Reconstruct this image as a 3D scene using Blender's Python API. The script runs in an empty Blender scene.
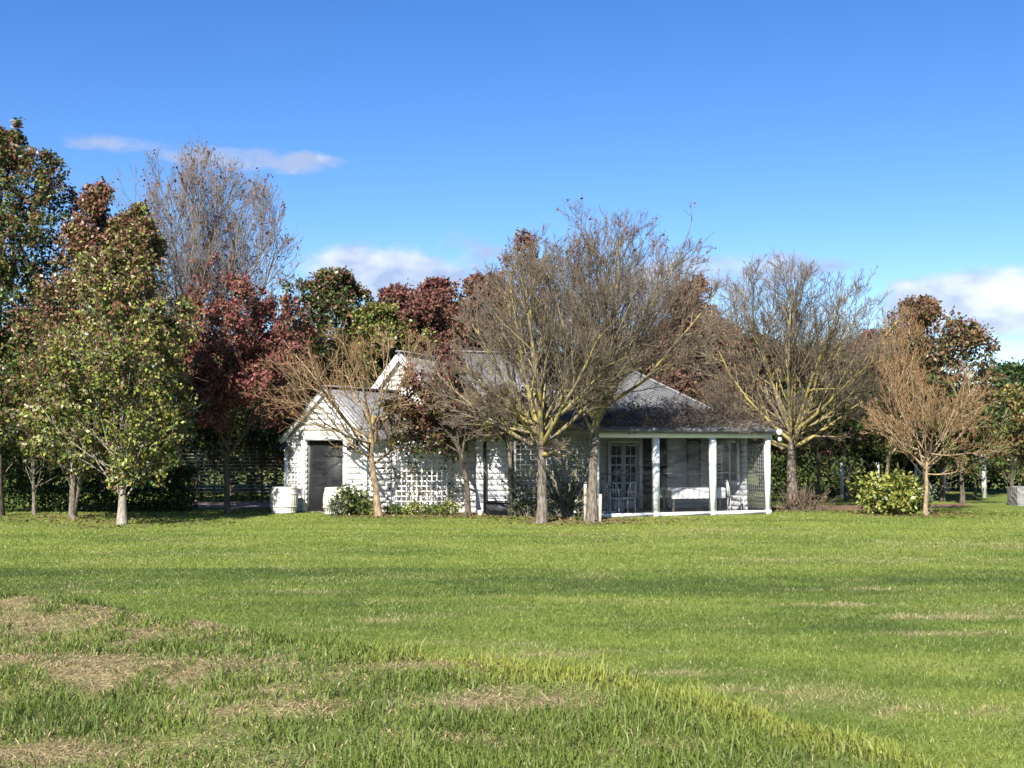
import bpy, math
import numpy as np
from mathutils import Vector

C = bpy.context.scene.collection
SC = bpy.context.scene
PI = math.pi

# ------------------------------------------------------------------ camera, sky, sun, exposure
F = 1200.0
CAM_Z = 1.95
PITCH = math.atan((448 - 384) / F)
cam = bpy.data.cameras.new('camera')
cam.sensor_width = 36.0
cam.lens = 36.0 * F / 1024.0
cam.clip_start = 0.1
cam.clip_end = 3000
camo = bpy.data.objects.new('camera', cam)
camo.location = (0, 0, CAM_Z)
camo.rotation_euler = (PI / 2 + PITCH, 0, 0)
C.objects.link(camo)
SC.camera = camo

SUN_AZ = math.radians(16)      # to the left of straight behind the camera
SUN_EL = math.radians(36)
to_sun = Vector((-math.sin(SUN_AZ) * math.cos(SUN_EL), -math.cos(SUN_AZ) * math.cos(SUN_EL), math.sin(SUN_EL)))
sl = bpy.data.lights.new('sun', 'SUN')
sl.energy = 5.0
sl.angle = math.radians(0.5)
sl.color = (1.0, 0.945, 0.86)
so = bpy.data.objects.new('sun', sl)
so.rotation_euler = to_sun.to_track_quat('Z', 'Y').to_euler()
so.location = to_sun * 60
C.objects.link(so)

SC.view_settings.view_transform = 'Standard'
SC.view_settings.look = 'None'
SC.view_settings.gamma = 1.0
SC.view_settings.use_curve_mapping = False
SC.view_settings.exposure = 1.36

SC.cycles.max_bounces = 5
SC.cycles.diffuse_bounces = 2
SC.cycles.glossy_bounces = 2
SC.cycles.transmission_bounces = 2
SC.cycles.transparent_max_bounces = 8
SC.cycles.use_denoising = True
try:
    SC.cycles.denoiser = 'OPENIMAGEDENOISE'
    SC.cycles.denoising_prefilter = 'ACCURATE'
except Exception:
    pass


def cam_dir(px, py):
    fw = Vector((0, math.cos(PITCH), math.sin(PITCH)))
    up = Vector((0, -math.sin(PITCH), math.cos(PITCH)))
    return fw + Vector((1, 0, 0)) * ((px - 512) / F) + up * ((384 - py) / F)


def at(px, py, d):
    v = cam_dir(px, py)
    return Vector((0, 0, CAM_Z)) + v * (d / v.y)


def build_world():
    w = bpy.data.worlds.new('World')
    SC.world = w
    w.use_nodes = True
    nt = w.node_tree
    N, L = nt.nodes, nt.links
    N.clear()
    out = N.new('ShaderNodeOutputWorld')
    bg = N.new('ShaderNodeBackground')
    bg.inputs['Strength'].default_value = 0.070
    sky = N.new('ShaderNodeTexSky')
    sky.sky_type = 'NISHITA'
    sky.sun_disc = False
    sky.sun_elevation = SUN_EL
    sky.sun_rotation = PI + SUN_AZ
    sky.altitude = 100
    sky.air_density = 0.92
    sky.dust_density = 0.1
    sky.ozone_density = 2.5
    hs = N.new('ShaderNodeHueSaturation')
    hs.inputs['Saturation'].default_value = 1.32
    hs.inputs['Hue'].default_value = 0.513
    hs.inputs['Value'].default_value = 1.0
    L.new(sky.outputs[0], hs.inputs['Color'])

    def math_(op, a, b=None, clamp=False):
        n = N.new('ShaderNodeMath')
        n.operation = op
        n.use_clamp = clamp
        for i, v in enumerate((a, b)):
            if v is None:
                continue
            if isinstance(v, (int, float)):
                n.inputs[i].default_value = v
            else:
                L.new(v, n.inputs[i])
        return n.outputs[0]
    tc = N.new('ShaderNodeTexCoord')
    sep = N.new('ShaderNodeSeparateXYZ')
    L.new(tc.outputs['Generated'], sep.inputs[0])
    az = math_('ARCTAN2', sep.outputs[0], sep.outputs[1])
    el = math_('ARCSINE', sep.outputs[2])
    comb = N.new('ShaderNodeCombineXYZ')
    L.new(az, comb.inputs[0])
    L.new(math_('MULTIPLY', el, 1.9), comb.inputs[1])
    nz = N.new('ShaderNodeTexNoise')
    nz.inputs['Scale'].default_value = 15
    nz.inputs['Detail'].default_value = 7
    nz.inputs['Roughness'].default_value = 0.56
    L.new(comb.outputs[0], nz.inputs['Vector'])
    nz2 = N.new('ShaderNodeTexNoise')
    nz2.inputs['Scale'].default_value = 34
    nz2.inputs['Detail'].default_value = 5
    L.new(comb.outputs[0], nz2.inputs['Vector'])
    # clouds: (px, py, half width px, half height px, strength, whiteness)
    clouds = [(255, 159, 115, 16, 0.74, -0.1), (125, 143, 90, 13, 0.56, -0.25), (385, 270, 120, 36, 1.05, 0.35), (470, 262, 60, 40, 0.6, -0.2),
              (690, 286, 120, 38, 0.9, 0.1), (800, 266, 110, 18, 0.55, -0.2), (985, 300, 118, 40, 1.3, 0.3), (1130, 300, 150, 55, 1.3, 0.6),
              (-160, 250, 150, 40, 0.9, 0.3)]
    total = None
    tone = None
    for px, py, hw, hh, s, wht in clouds:
        v = cam_dir(px, py).normalized()
        a0, e0 = math.atan2(v.x, v.y), math.asin(v.z)
        x = math_('DIVIDE', math_('SUBTRACT', az, a0), hw / F)
        y = math_('DIVIDE', math_('SUBTRACT', el, e0), hh / F)
        r2 = math_('ADD', math_('MULTIPLY', x, x), math_('MULTIPLY', y, y))
        m = math_('MULTIPLY', math_('SUBTRACT', 1.0, r2, True), s)
        total = m if total is None else math_('MAXIMUM', total, m)
        # sunlit upper left flank, grey base
        lit = math_('MULTIPLY', m, math_('ADD', math_('MULTIPLY', y, 0.45), math_('ADD', math_('MULTIPLY', x, -0.12), wht)))
        tone = lit if tone is None else math_('ADD', tone, lit)
    dens = math_('SUBTRACT', math_('ADD', total, math_('MULTIPLY', nz.outputs[0], 2.0)), 1.28)
    dens = math_('MULTIPLY', dens, math_('MINIMUM', math_('MULTIPLY', total, 6.0), 1.0))
    mr = N.new('ShaderNodeMapRange')
    mr.interpolation_type = 'SMOOTHSTEP'
    mr.inputs['From Min'].default_value = 0.0
    mr.inputs['From Max'].default_value = 0.5
    L.new(dens, mr.inputs['Value'])
    cov = math_('MULTIPLY', mr.outputs[0], 0.88)
    t = math_('ADD', math_('MULTIPLY', tone, 0.9), math_('SUBTRACT', math_('MULTIPLY', nz2.outputs[0], 1.5), 0.68), True)
    cr = N.new('ShaderNodeValToRGB')
    cr.color_ramp.elements[0].position = 0.1
    cr.color_ramp.elements[0].color = (2.7, 3.3, 4.7, 1)
    cr.color_ramp.elements[1].position = 0.8
    cr.color_ramp.elements[1].color = (5.9, 6.1, 6.6, 1)
    L.new(t, cr.inputs[0])
    mx = N.new('ShaderNodeMix')
    mx.data_type = 'RGBA'
    L.new(cov, mx.inputs[0])
    L.new(hs.outputs[0], mx.inputs[6])
    L.new(cr.outputs[0], mx.inputs[7])
    L.new(mx.outputs[2], bg.inputs['Color'])
    L.new(bg.outputs[0], out.inputs[0])


build_world()

# ------------------------------------------------------------------ numpy helpers


def vnoise(x, y, seed=0):
    xi = np.floor(x).astype(np.int64)
    yi = np.floor(y).astype(np.int64)
    xf, yf = x - xi, y - yi

    def h(a, b):
        n = (a * 374761393 + b * 668265263 + seed * 1274126177) & 0xffffffff
        n = ((n ^ (n >> 13)) * 1274126177) & 0xffffffff
        return ((n ^ (n >> 16)) & 0xffff) / 65535.0
    u, v = xf * xf * (3 - 2 * xf), yf * yf * (3 - 2 * yf)
    return (h(xi, yi) * (1 - u) + h(xi + 1, yi) * u) * (1 - v) + (h(xi, yi + 1) * (1 - u) + h(xi + 1, yi + 1) * u) * v


def fbm(x, y, seed=0, o=4):
    s, a, t = 0, 1, 0
    for i in range(o):
        s = s + a * vnoise(x * 2 ** i, y * 2 ** i, seed + i * 17)
        t += a
        a *= 0.5
    return s / t


def sstep(a, b, x):
    t = np.clip((x - a) / (b - a), 0, 1)
    return t * t * (3 - 2 * t)


CREST_X = np.array([-30, -7.9, -5.12, -2.61, -1.15, 0.53, 1.45, 1.96, 2.33, 5.5, 30.])
CREST_Y = np.array([19, 13.4, 12.0, 10.06, 8.5, 7.24, 6.06, 5.25, 4.75, 2.0, -12.])


def crest(x):
    return np.interp(x, CREST_X, CREST_Y)


def gz(x, y):
    x = np.asarray(x, float)
    y = np.asarray(y, float)
    s = crest(x) - y + (fbm(x * 0.7, y * 0.7, 3) - 0.5) * 0.5
    m = sstep(-1.15, 0.3, s) * 0.56 - np.clip(s - 0.3, 0, 6) * 0.035
    near = sstep(20, 12, y)
    return m + (fbm(x * 1.4, y * 1.4, 9) - 0.5) * 0.10 * near * sstep(-1.0, 0.6, s) + (fbm(x * 0.22, y * 0.22, 21) - 0.5) * 0.09 * sstep(33, 24, y) \
        + (fbm(x * 3.1, y * 3.1, 5) - 0.5) * 0.03 * near


def ground_at(px, py):
    """point of the terrain under a pixel"""
    v = cam_dir(px, py)
    lo, hi = 2.0, 200.0
    t = 2.0
    while t < 200:
        p = Vector((0, 0, CAM_Z)) + v * (t / v.y)
        if p.z < gz(p.x, p.y):
            return p
        t += 0.05
    return p


# dry patches: (px, py, radius x m, radius y m, strength)
DRY_PX = [(50, 665, 2.4, 1.9, 0.5), (60, 660, 1.3, 1.0, 0.85), (120, 688, 1.0, 0.5, 0.8), (20, 618, 1.5, 1.1, 0.72), (130, 625, 1.2, 0.8, 0.62), (30, 715, 0.8, 0.5, 0.5), (250, 660, 1.2, 0.7, 0.42), (500, 705, 0.45, 0.30, 0.7), (440, 668, 0.55, 0.2, 0.65), (245, 693, 0.45, 0.2, 0.7),
          (560, 655, 0.8, 0.25, 0.6), (40, 752, 0.4, 0.2, 0.8), (800, 735, 0.3, 0.2, 0.6), (960, 712, 0.9, 0.25, 0.7), (640, 748, 0.3, 0.12, 0.4), (430, 742, 0.3, 0.15, 0.6), (720, 690, 0.6, 0.2, 0.6),
          (105, 592, 0.75, 0.10, 0.95), (830, 605, 0.8, 0.16, 0.95), (950, 618, 1.1, 0.22, 0.9), (985, 634, 1.0, 0.2, 0.8), (280, 592, 1.0, 0.2, 0.6), (370, 622, 0.6, 0.2, 0.55), (120, 553, 1.6, 0.22, 0.75), (235, 554, 1.3, 0.2, 0.75),
          (860, 560, 3.0, 0.6, 0.65), (980, 545, 2.5, 1.2, 0.65), (620, 536, 2.4, 0.6, 0.55), (700, 673, 1.0, 0.2, 0.35), (880, 590, 1.0, 0.3, 0.5), (740, 530, 2.2, 0.7, 0.6)]
DRY = []
for a_, b_, rx_, ry_, s_ in DRY_PX:
    p_ = ground_at(a_, b_)
    DRY.append((p_.x, p_.y, rx_, ry_, s_))


def dryness(x, y):
    d = np.zeros_like(np.asarray(x, float))
    for cx, cy, rx, ry, s in DRY:
        d = np.maximum(d, s * np.exp(-((x - cx) / rx) ** 2 - ((y - cy) / ry) ** 2))
    n = fbm(x * 2.2, y * 2.2, 33, 5)
    return np.clip(np.clip(d * 0.88 + ((n - 0.5) * 1.7 + (fbm(x * 9, y * 9, 35, 2) - 0.5) * 1.5) * np.minimum(d * 2, 1) - 0.08, 0, 1) + np.clip(fbm(x * 0.8, y * 2.4, 51) - 0.57, 0, 1) * 1.7, 0, 1)


def mesh_np(name, V, faces, mat, parent=None, origin=(0, 0, 0), col=None, lich=None, smooth=False):
    """faces: list of (M,3) or (M,4) int arrays"""
    me = bpy.data.meshes.new(name)
    V = np.asarray(V, np.float32).reshape(-1, 3) - np.asarray(origin, np.float32)
    me.vertices.add(len(V))
    me.vertices.foreach_set('co', V.ravel())
    loops = np.concatenate([np.asarray(f, np.int32).ravel() for f in faces])
    sizes = np.concatenate([np.full(len(f), np.asarray(f).shape[1], np.int32) for f in faces])
    me.loops.add(len(loops))
    me.loops.foreach_set('vertex_index', loops)
    me.polygons.add(len(sizes))
    me.polygons.foreach_set('loop_start', np.concatenate([[0], np.cumsum(sizes)[:-1]]).astype(np.int32))
    try:
        me.polygons.foreach_set('loop_total', sizes)
    except Exception:
        pass
    if smooth:
        me.polygons.foreach_set('use_smooth', np.ones(len(sizes), bool))
    me.update(calc_edges=True)
    if col is not None:
        a = me.attributes.new('Col', 'FLOAT_COLOR', 'POINT')
        c4 = np.ones((len(V), 4), np.float32)
        c4[:, :3] = col
        a.data.foreach_set('color', c4.ravel())
    if lich is not None:
        a = me.attributes.new('lich', 'FLOAT', 'POINT')
        a.data.foreach_set('value', np.asarray(lich, np.float32))
    me.materials.append(mat)
    o = bpy.data.objects.new(name, me)
    C.objects.link(o)
    if parent is not None:
        o.parent = parent
    else:
        o.location = origin
    return o


def tag(o, label=None, cat=None, group=None, kind=None):
    if label:
        o['label'] = label
    if cat:
        o['category'] = cat
    if group:
        o['group'] = group
    if kind:
        o['kind'] = kind
    return o


def empty(name, loc, label=None, cat=None, group=None):
    o = bpy.data.objects.new(name, None)
    o.location = loc
    o.empty_display_size = 0.2
    C.objects.link(o)
    return tag(o, label, cat, group)


def copy_tree(o, parent=None):
    c = o.copy()
    C.objects.link(c)
    if parent is not None:
        c.parent = parent
    for ch in list(o.children):
        copy_tree(ch, c)
    return c


class MB:
    """collects simple solids, links them as one mesh"""

    def __init__(s):
        s.V, s.Q, s.T = [], [], []
        s.n = 0

    def add(s, V, Q=(), T=()):
        V = np.asarray(V, float).reshape(-1, 3)
        s.V.append(V)
        if len(Q):
            s.Q.append(np.asarray(Q, int) + s.n)
        if len(T):
            s.T.append(np.asarray(T, int) + s.n)
        s.n += len(V)

    def hexa(s, p):
        """8 corners: bottom 4 ccw, top 4 ccw"""
        s.add(p, [[3, 2, 1, 0], [4, 5, 6, 7], [0, 1, 5, 4], [1, 2, 6, 5], [2, 3, 7, 6], [3, 0, 4, 7]])

    def box(s, c, u, v, w):
        c, u, v, w = [np.asarray(q, float) for q in (c, u, v, w)]
        s.hexa([c - u - v - w, c + u - v - w, c + u + v - w, c - u + v - w, c - u - v + w, c + u - v + w, c + u + v + w, c - u + v + w])

    def bar(s, a, b, w, h, up=(0, 0, 1)):
        a, b = np.asarray(a, float), np.asarray(b, float)
        d = b - a
        L = np.linalg.norm(d)
        d = d / L
        up = np.asarray(up, float)
        if abs(np.dot(up, d)) > 0.95:
            up = np.array([0, 1., 0])
        sd = np.cross(d, up)
        sd /= np.linalg.norm(sd)
        u2 = np.cross(sd, d)
        s.box((a + b) / 2, d * L / 2, sd * w / 2, u2 * h / 2)

    def tube(s, pts, r, k=8, cap=True):
        P = np.asarray(pts, float)[None]
        R = np.full(P.shape[:2], r, float) if np.isscalar(r) else np.asarray(r, float)[None]
        V, Q = tubes(P, R, k)
        T = []
        n = P.shape[1]
        if cap:
            V = np.concatenate([V, P[0, :1], P[0, -1:]])
            c0, c1 = n * k, n * k + 1
            for i in range(k):
                T.append([c0, (i + 1) % k, i])
                T.append([c1, (n - 1) * k + i, (n - 1) * k + (i + 1) % k])
        s.add(V, Q, T)

    def lathe(s, c, prof, k=20):
        """prof: (r, z) list"""
        c = np.asarray(c, float)
        n = len(prof)
        a = np.arange(k) * 2 * PI / k
        V = np.concatenate([np.stack([c[0] + r * np.cos(a), c[1] + r * np.sin(a), np.full(k, c[2] + z)], 1) for r, z in prof])
        Q = [[i * k + j, i * k + (j + 1) % k, (i + 1) * k + (j + 1) % k, (i + 1) * k + j] for i in range(n - 1) for j in range(k)]
        s.add(V, Q)

    def build(s, name, mat, parent=None, origin=None, smooth=False):
        V = np.concatenate(s.V)
        fs = []
        if s.Q:
            fs.append(np.concatenate(s.Q))
        if s.T:
            fs.append(np.concatenate(s.T))
        if origin is None:
            org = np.zeros(3)
            q = parent
            while q is not None:
                org = org + np.array(q.location)
                q = q.parent
            origin = org
        return mesh_np(name, V, fs, mat, parent, origin, smooth=smooth)


def tubes(P, R, k):
    """P (N,n,3) polylines, R (N,n) radii"""
    N_, n = P.shape[:2]
    T = np.empty_like(P)
    T[:, 1:-1] = P[:, 2:] - P[:, :-2]
    T[:, 0] = P[:, 1] - P[:, 0]
    T[:, -1] = P[:, -1] - P[:, -2]
    T /= np.linalg.norm(T, axis=2, keepdims=True) + 1e-9
    ref = np.where(np.abs(T[:, :1, 2:3]) > 0.9, np.array([1., 0, 0]), np.array([0, 0, 1.]))
    A = np.cross(T, np.broadcast_to(ref, T.shape))
    A /= np.linalg.norm(A, axis=2, keepdims=True) + 1e-9
    B = np.cross(T, A)
    a = np.arange(k) * 2 * PI / k
    V = P[:, :, None] + R[:, :, None, None] * (A[:, :, None] * np.cos(a)[:, None] + B[:, :, None] * np.sin(a)[:, None])
    idx = np.arange(N_ * n * k).reshape(N_, n, k)
    nx = np.roll(idx, -1, axis=2)
    Q = np.stack([idx[:, :-1], nx[:, :-1], nx[:, 1:], idx[:, 1:]], -1).reshape(-1, 4)
    return V.reshape(-1, 3), Q


# ------------------------------------------------------------------ materials
def new_mat(name):
    m = bpy.data.materials.new(name)
    m.use_nodes = True
    nt = m.node_tree
    b = nt.nodes['Principled BSDF']
    return m, nt, nt.nodes, nt.links, b


def mat(name, c, rough=0.7, var=0.15, scale=6.0, bump=0.0, metal=0.0, spec=0.4, stretch=(1, 1, 1), dirt=None):
    m, nt, N, L, b = new_mat(name)
    tc = N.new('ShaderNodeTexCoord')
    mp = N.new('ShaderNodeMapping')
    mp.inputs['Scale'].default_value = stretch
    L.new(tc.outputs['Object'], mp.inputs[0])
    nz = N.new('ShaderNodeTexNoise')
    nz.inputs['Scale'].default_value = scale
    nz.inputs['Detail'].default_value = 5
    nz.inputs['Roughness'].default_value = 0.65
    L.new(mp.outputs[0], nz.inputs['Vector'])
    cr = N.new('ShaderNodeValToRGB')
    cr.color_ramp.elements[0].position = 0.3
    cr.color_ramp.elements[1].position = 0.7
    lo = dirt if dirt else [x * (1 - var) for x in c]
    hi = c if dirt else [min(1, x * (1 + var)) for x in c]
    cr.color_ramp.elements[0].color = (*lo, 1)
    cr.color_ramp.elements[1].color = (*hi, 1)
    L.new(nz.outputs[0], cr.inputs[0])
    L.new(cr.outputs[0], b.inputs['Base Color'])
    b.inputs['Roughness'].default_value = rough
    b.inputs['Metallic'].default_value = metal
    b.inputs['Specular IOR Level'].default_value = spec
    if bump:
        bp = N.new('ShaderNodeBump')
        bp.inputs['Strength'].default_value = bump
        bp.inputs['Distance'].default_value = 0.02
        L.new(nz.outputs[0], bp.inputs['Height'])
        L.new(bp.outputs[0], b.inputs['Normal'])
    return m


def bark_mat(name, dark, light, lichen, amount=1.0):
    m, nt, N, L, b = new_mat(name)
    tc = N.new('ShaderNodeTexCoord')
    mp = N.new('ShaderNodeMapping')
    mp.inputs['Scale'].default_value = (1, 1, 0.3)
    L.new(tc.outputs['Object'], mp.inputs[0])
    nz = N.new('ShaderNodeTexNoise')
    nz.inputs['Scale'].default_value = 22
    nz.inputs['Detail'].default_value = 6
    L.new(mp.outputs[0], nz.inputs['Vector'])
    cr = N.new('ShaderNodeValToRGB')
    cr.color_ramp.elements[0].position = 0.35
    cr.color_ramp.elements[1].position = 0.68
    cr.color_ramp.elements[0].color = (*dark, 1)
    cr.color_ramp.elements[1].color = (*light, 1)
    L.new(nz.outputs[0], cr.inputs[0])
    n2 = N.new('ShaderNodeTexNoise')
    n2.inputs['Scale'].default_value = 5.5
    n2.inputs['Detail'].default_value = 4
    L.new(tc.outputs['Object'], n2.inputs['Vector'])
    at_ = N.new('ShaderNodeAttribute')
    at_.attribute_name = 'lich'
    mu = N.new('ShaderNodeMath')
    mu.operation = 'ADD'
    L.new(n2.outputs[0], mu.inputs[0])
    L.new(at_.outputs['Fac'], mu.inputs[1])
    mr = N.new('ShaderNodeMapRange')
    mr.inputs['From Min'].default_value = 0.85
    mr.inputs['From Max'].default_value = 1.05
    mr.inputs['To Max'].default_value = amount
    L.new(mu.outputs[0], mr.inputs['Value'])
    mx = N.new('ShaderNodeMix')
    mx.data_type = 'RGBA'
    L.new(mr.outputs[0], mx.inputs[0])
    L.new(cr.outputs[0], mx.inputs[6])
    mx.inputs[7].default_value = (*lichen, 1)
    L.new(mx.outputs[2], b.inputs['Base Color'])
    b.inputs['Roughness'].default_value = 0.85
    b.inputs['Specular IOR Level'].default_value = 0.25
    bp = N.new('ShaderNodeBump')
    bp.inputs['Strength'].default_value = 0.6
    bp.inputs['Distance'].default_value = 0.02
    L.new(nz.outputs[0], bp.inputs['Height'])
    L.new(bp.outputs[0], b.inputs['Normal'])
    return m


def leaf_mat(name, trans=0.3, rough=0.45, spec=0.5):
    m, nt, N, L, b = new_mat(name)
    a = N.new('ShaderNodeAttribute')
    a.attribute_name = 'Col'
    L.new(a.outputs['Color'], b.inputs['Base Color'])
    b.inputs['Roughness'].default_value = rough
    b.inputs['Specular IOR Level'].default_value = spec
    tr = N.new('ShaderNodeBsdfTranslucent')
    L.new(a.outputs['Color'], tr.inputs['Color'])
    ms = N.new('ShaderNodeMixShader')
    ms.inputs[0].default_value = trans
    L.new(b.outputs[0], ms.inputs[1])
    L.new(tr.outputs[0], ms.inputs[2])
    L.new(ms.outputs[0], N['Material Output'].inputs['Surface'])
    return m


M = {}
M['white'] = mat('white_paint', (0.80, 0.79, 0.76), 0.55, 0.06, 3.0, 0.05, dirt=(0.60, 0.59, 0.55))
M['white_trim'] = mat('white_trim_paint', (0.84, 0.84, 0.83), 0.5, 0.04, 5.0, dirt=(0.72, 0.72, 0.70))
M['shade_grey'] = mat('shade_grey_paint', (0.60, 0.61, 0.62), 0.6, 0.08, 3.0, dirt=(0.48, 0.49, 0.50))  # white boards greyed, shade put into their colour
M['lattice_grey'] = mat('weathered_shade_grey', (0.22, 0.215, 0.20), 0.8, 0.2, 9.0)  # weathered tone for lattice; on the porch door it stands for shade
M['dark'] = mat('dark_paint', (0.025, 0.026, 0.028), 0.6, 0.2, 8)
M['black_metal'] = mat('black_metal', (0.02, 0.02, 0.022), 0.35, 0.2, 9, spec=0.6)
M['interior'] = mat('interior_lining', (0.16, 0.16, 0.165), 0.8, 0.15, 3)
M['deck'] = mat('verandah_deck', (0.20, 0.19, 0.18), 0.75, 0.2, 5)
M['barrel'] = mat('whitewashed_oak', (0.70, 0.66, 0.60), 0.75, 0.2, 9, 0.3, stretch=(1, 1, 0.2), dirt=(0.46, 0.42, 0.37))
M['hoop'] = mat('painted_hoop', (0.60, 0.56, 0.50), 0.6, 0.2, 9, dirt=(0.40, 0.35, 0.30))
M['cloth'] = mat('white_cloth', (0.80, 0.80, 0.80), 0.9, 0.04, 5)
M['timber'] = mat('weathered_timber', (0.30, 0.26, 0.20), 0.85, 0.3, 12, 0.4, stretch=(1, 1, 0.15))
M['stake'] = mat('pale_timber', (0.42, 0.37, 0.29), 0.85, 0.25, 12, 0.3, stretch=(1, 1, 0.15))
M['slat'] = mat('fence_slat', (0.05, 0.048, 0.04), 0.85, 0.3, 8)
M['rock'] = mat('grey_stone', (0.24, 0.235, 0.22), 0.9, 0.4, 7, 0.9, dirt=(0.09, 0.09, 0.088))
M['post_white'] = mat('white_post', (0.60, 0.60, 0.57), 0.8, 0.1, 6, dirt=(0.36, 0.35, 0.32))


def glass_mat():
    m, nt, N, L, b = new_mat('window_glass')
    b.inputs['Base Color'].default_value = (0.02, 0.024, 0.028, 1)
    b.inputs['Roughness'].default_value = 0.05
    b.inputs['Specular IOR Level'].default_value = 0.7
    return m


M['glass'] = glass_mat()


def screen_mat(name, c, f):
    m, nt, N, L, b = new_mat(name)
    b.inputs['Base Color'].default_value = (*c, 1)
    b.inputs['Roughness'].default_value = 0.6
    tr = N.new('ShaderNodeBsdfTransparent')
    ms = N.new('ShaderNodeMixShader')
    ms.inputs[0].default_value = f
    L.new(tr.outputs[0], ms.inputs[1])
    L.new(b.outputs[0], ms.inputs[2])
    L.new(ms.outputs[0], N['Material Output'].inputs['Surface'])
    return m


M['screen'] = screen_mat('insect_mesh', (0.045, 0.05, 0.055), 0.16)
M['door_screen'] = screen_mat('door_mesh', (0.02, 0.022, 0.025), 0.55)


def roof_mat():
    m = mat('grey_roof_iron', (0.205, 0.205, 0.207), 0.6, 0.15, 2.2, dirt=(0.145, 0.143, 0.142))
    return m


M['roof'] = roof_mat()
M['gutter'] = mat('grey_gutter', (0.13, 0.135, 0.14), 0.5, 0.1, 4)
M['bark_grey'] = bark_mat('grey_bark', (0.065, 0.053, 0.042), (0.20, 0.17, 0.135), (0.32, 0.262, 0.076), 0.85)
M['bark_dark'] = bark_mat('dark_bark', (0.04, 0.033, 0.026), (0.14, 0.115, 0.085), (0.34, 0.27, 0.07))
M['bark_pale'] = bark_mat('pale_bark', (0.15, 0.13, 0.10), (0.33, 0.295, 0.245), (0.40, 0.33, 0.14))
M['bark_tan'] = bark_mat('tan_bark', (0.13, 0.09, 0.055), (0.33, 0.25, 0.155), (0.42, 0.31, 0.09))
M['twig_brown'] = bark_mat('brown_twigs', (0.088, 0.068, 0.050), (0.165, 0.13, 0.098), (0.25, 0.205, 0.08))
M['twig_tan'] = bark_mat('tan_twigs', (0.14, 0.085, 0.042), (0.30, 0.19, 0.095), (0.40, 0.29, 0.09))
M['twig_grey'] = bark_mat('grey_twigs', (0.11, 0.095, 0.085), (0.21, 0.185, 0.165), (0.30, 0.25, 0.10))
M['leaf'] = leaf_mat('foliage', 0.18, 0.42, 0.42)
M['leaf_matt'] = leaf_mat('matt_foliage', 0.18, 0.65, 0.3)
M['grass'] = leaf_mat('grass_blades', 0.35, 0.5, 0.35)


# ------------------------------------------------------------------ ground
def ground_material():
    m, nt, N, L, b = new_mat('lawn_turf')
    a = N.new('ShaderNodeAttribute')
    a.attribute_name = 'Col'
    tc = N.new('ShaderNodeTexCoord')
    n1 = N.new('ShaderNodeTexNoise')
    n1.inputs['Scale'].default_value = 9
    n1.inputs['Detail'].default_value = 8
    n1.inputs['Roughness'].default_value = 0.75
    L.new(tc.outputs['Object'], n1.inputs['Vector'])
    mr = N.new('ShaderNodeMapRange')
    mr.inputs['From Min'].default_value = 0.3
    mr.inputs['From Max'].default_value = 0.7
    mr.inputs['To Min'].default_value = 0.55
    mr.inputs['To Max'].default_value = 1.35
    L.new(n1.outputs[0], mr.inputs['Value'])
    mx = N.new('ShaderNodeMix')
    mx.data_type = 'RGBA'
    mx.blend_type = 'MULTIPLY'
    mx.inputs[0].default_value = 1
    L.new(a.outputs['Color'], mx.inputs[6])
    L.new(mr.outputs[0], mx.inputs[7])
    L.new(mx.outputs[2], b.inputs['Base Color'])
    b.inputs['Roughness'].default_value = 0.9
    b.inputs['Specular IOR Level'].default_value = 0.15
    n2 = N.new('ShaderNodeTexNoise')
    n2.inputs['Scale'].default_value = 38
    n2.inputs['Detail'].default_value = 4
    L.new(tc.outputs['Object'], n2.inputs['Vector'])
    bp = N.new('ShaderNodeBump')
    bp.inputs['Strength'].default_value = 0.8
    bp.inputs['Distance'].default_value = 0.04
    L.new(n2.outputs[0], bp.inputs['Height'])
    L.new(bp.outputs[0], b.inputs['Normal'])
    return m


G_DEEP = np.array([0.068, 0.104, 0.022])
G_MID = np.array([0.132, 0.183, 0.032])
G_LITE = np.array([0.214, 0.252, 0.050])
STRAW = np.array([0.42, 0.335, 0.175])
SOIL = np.array([0.20, 0.155, 0.095])


def turf_colour(x, y, jitter=None):
    """mown stripes (how the mower left the grass), growth patches, dry straw"""
    yy = y + 0.03 * x + (fbm(x * 0.12, y * 0.12, 71) - 0.5) * 0.4
    stripe = np.interp(yy, [0, 12, 14.5, 15.6, 16.6, 19.4, 19.6, 22, 24, 27, 28, 36], [.58, .52, .48, .54, .26, .20, .72, .60, .72, .64, .82, .76])
    g = np.clip(stripe + (fbm(x * 0.5, y * 0.9, 61) - 0.5) * 0.75 + (fbm(x * 2.3, y * 3.3, 62) - 0.5) * 0.55 + (fbm(x * 0.25, y * 1.6, 63) - 0.5) * 0.5, 0, 1)
    if jitter is not None:
        g = np.clip(g + jitter, 0, 1)
    g = g[..., None]
    c = np.where(g < 0.5, G_DEEP + (G_MID - G_DEEP) * g * 2, G_MID + (G_LITE - G_MID) * (g - 0.5) * 2)
    return c


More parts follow.
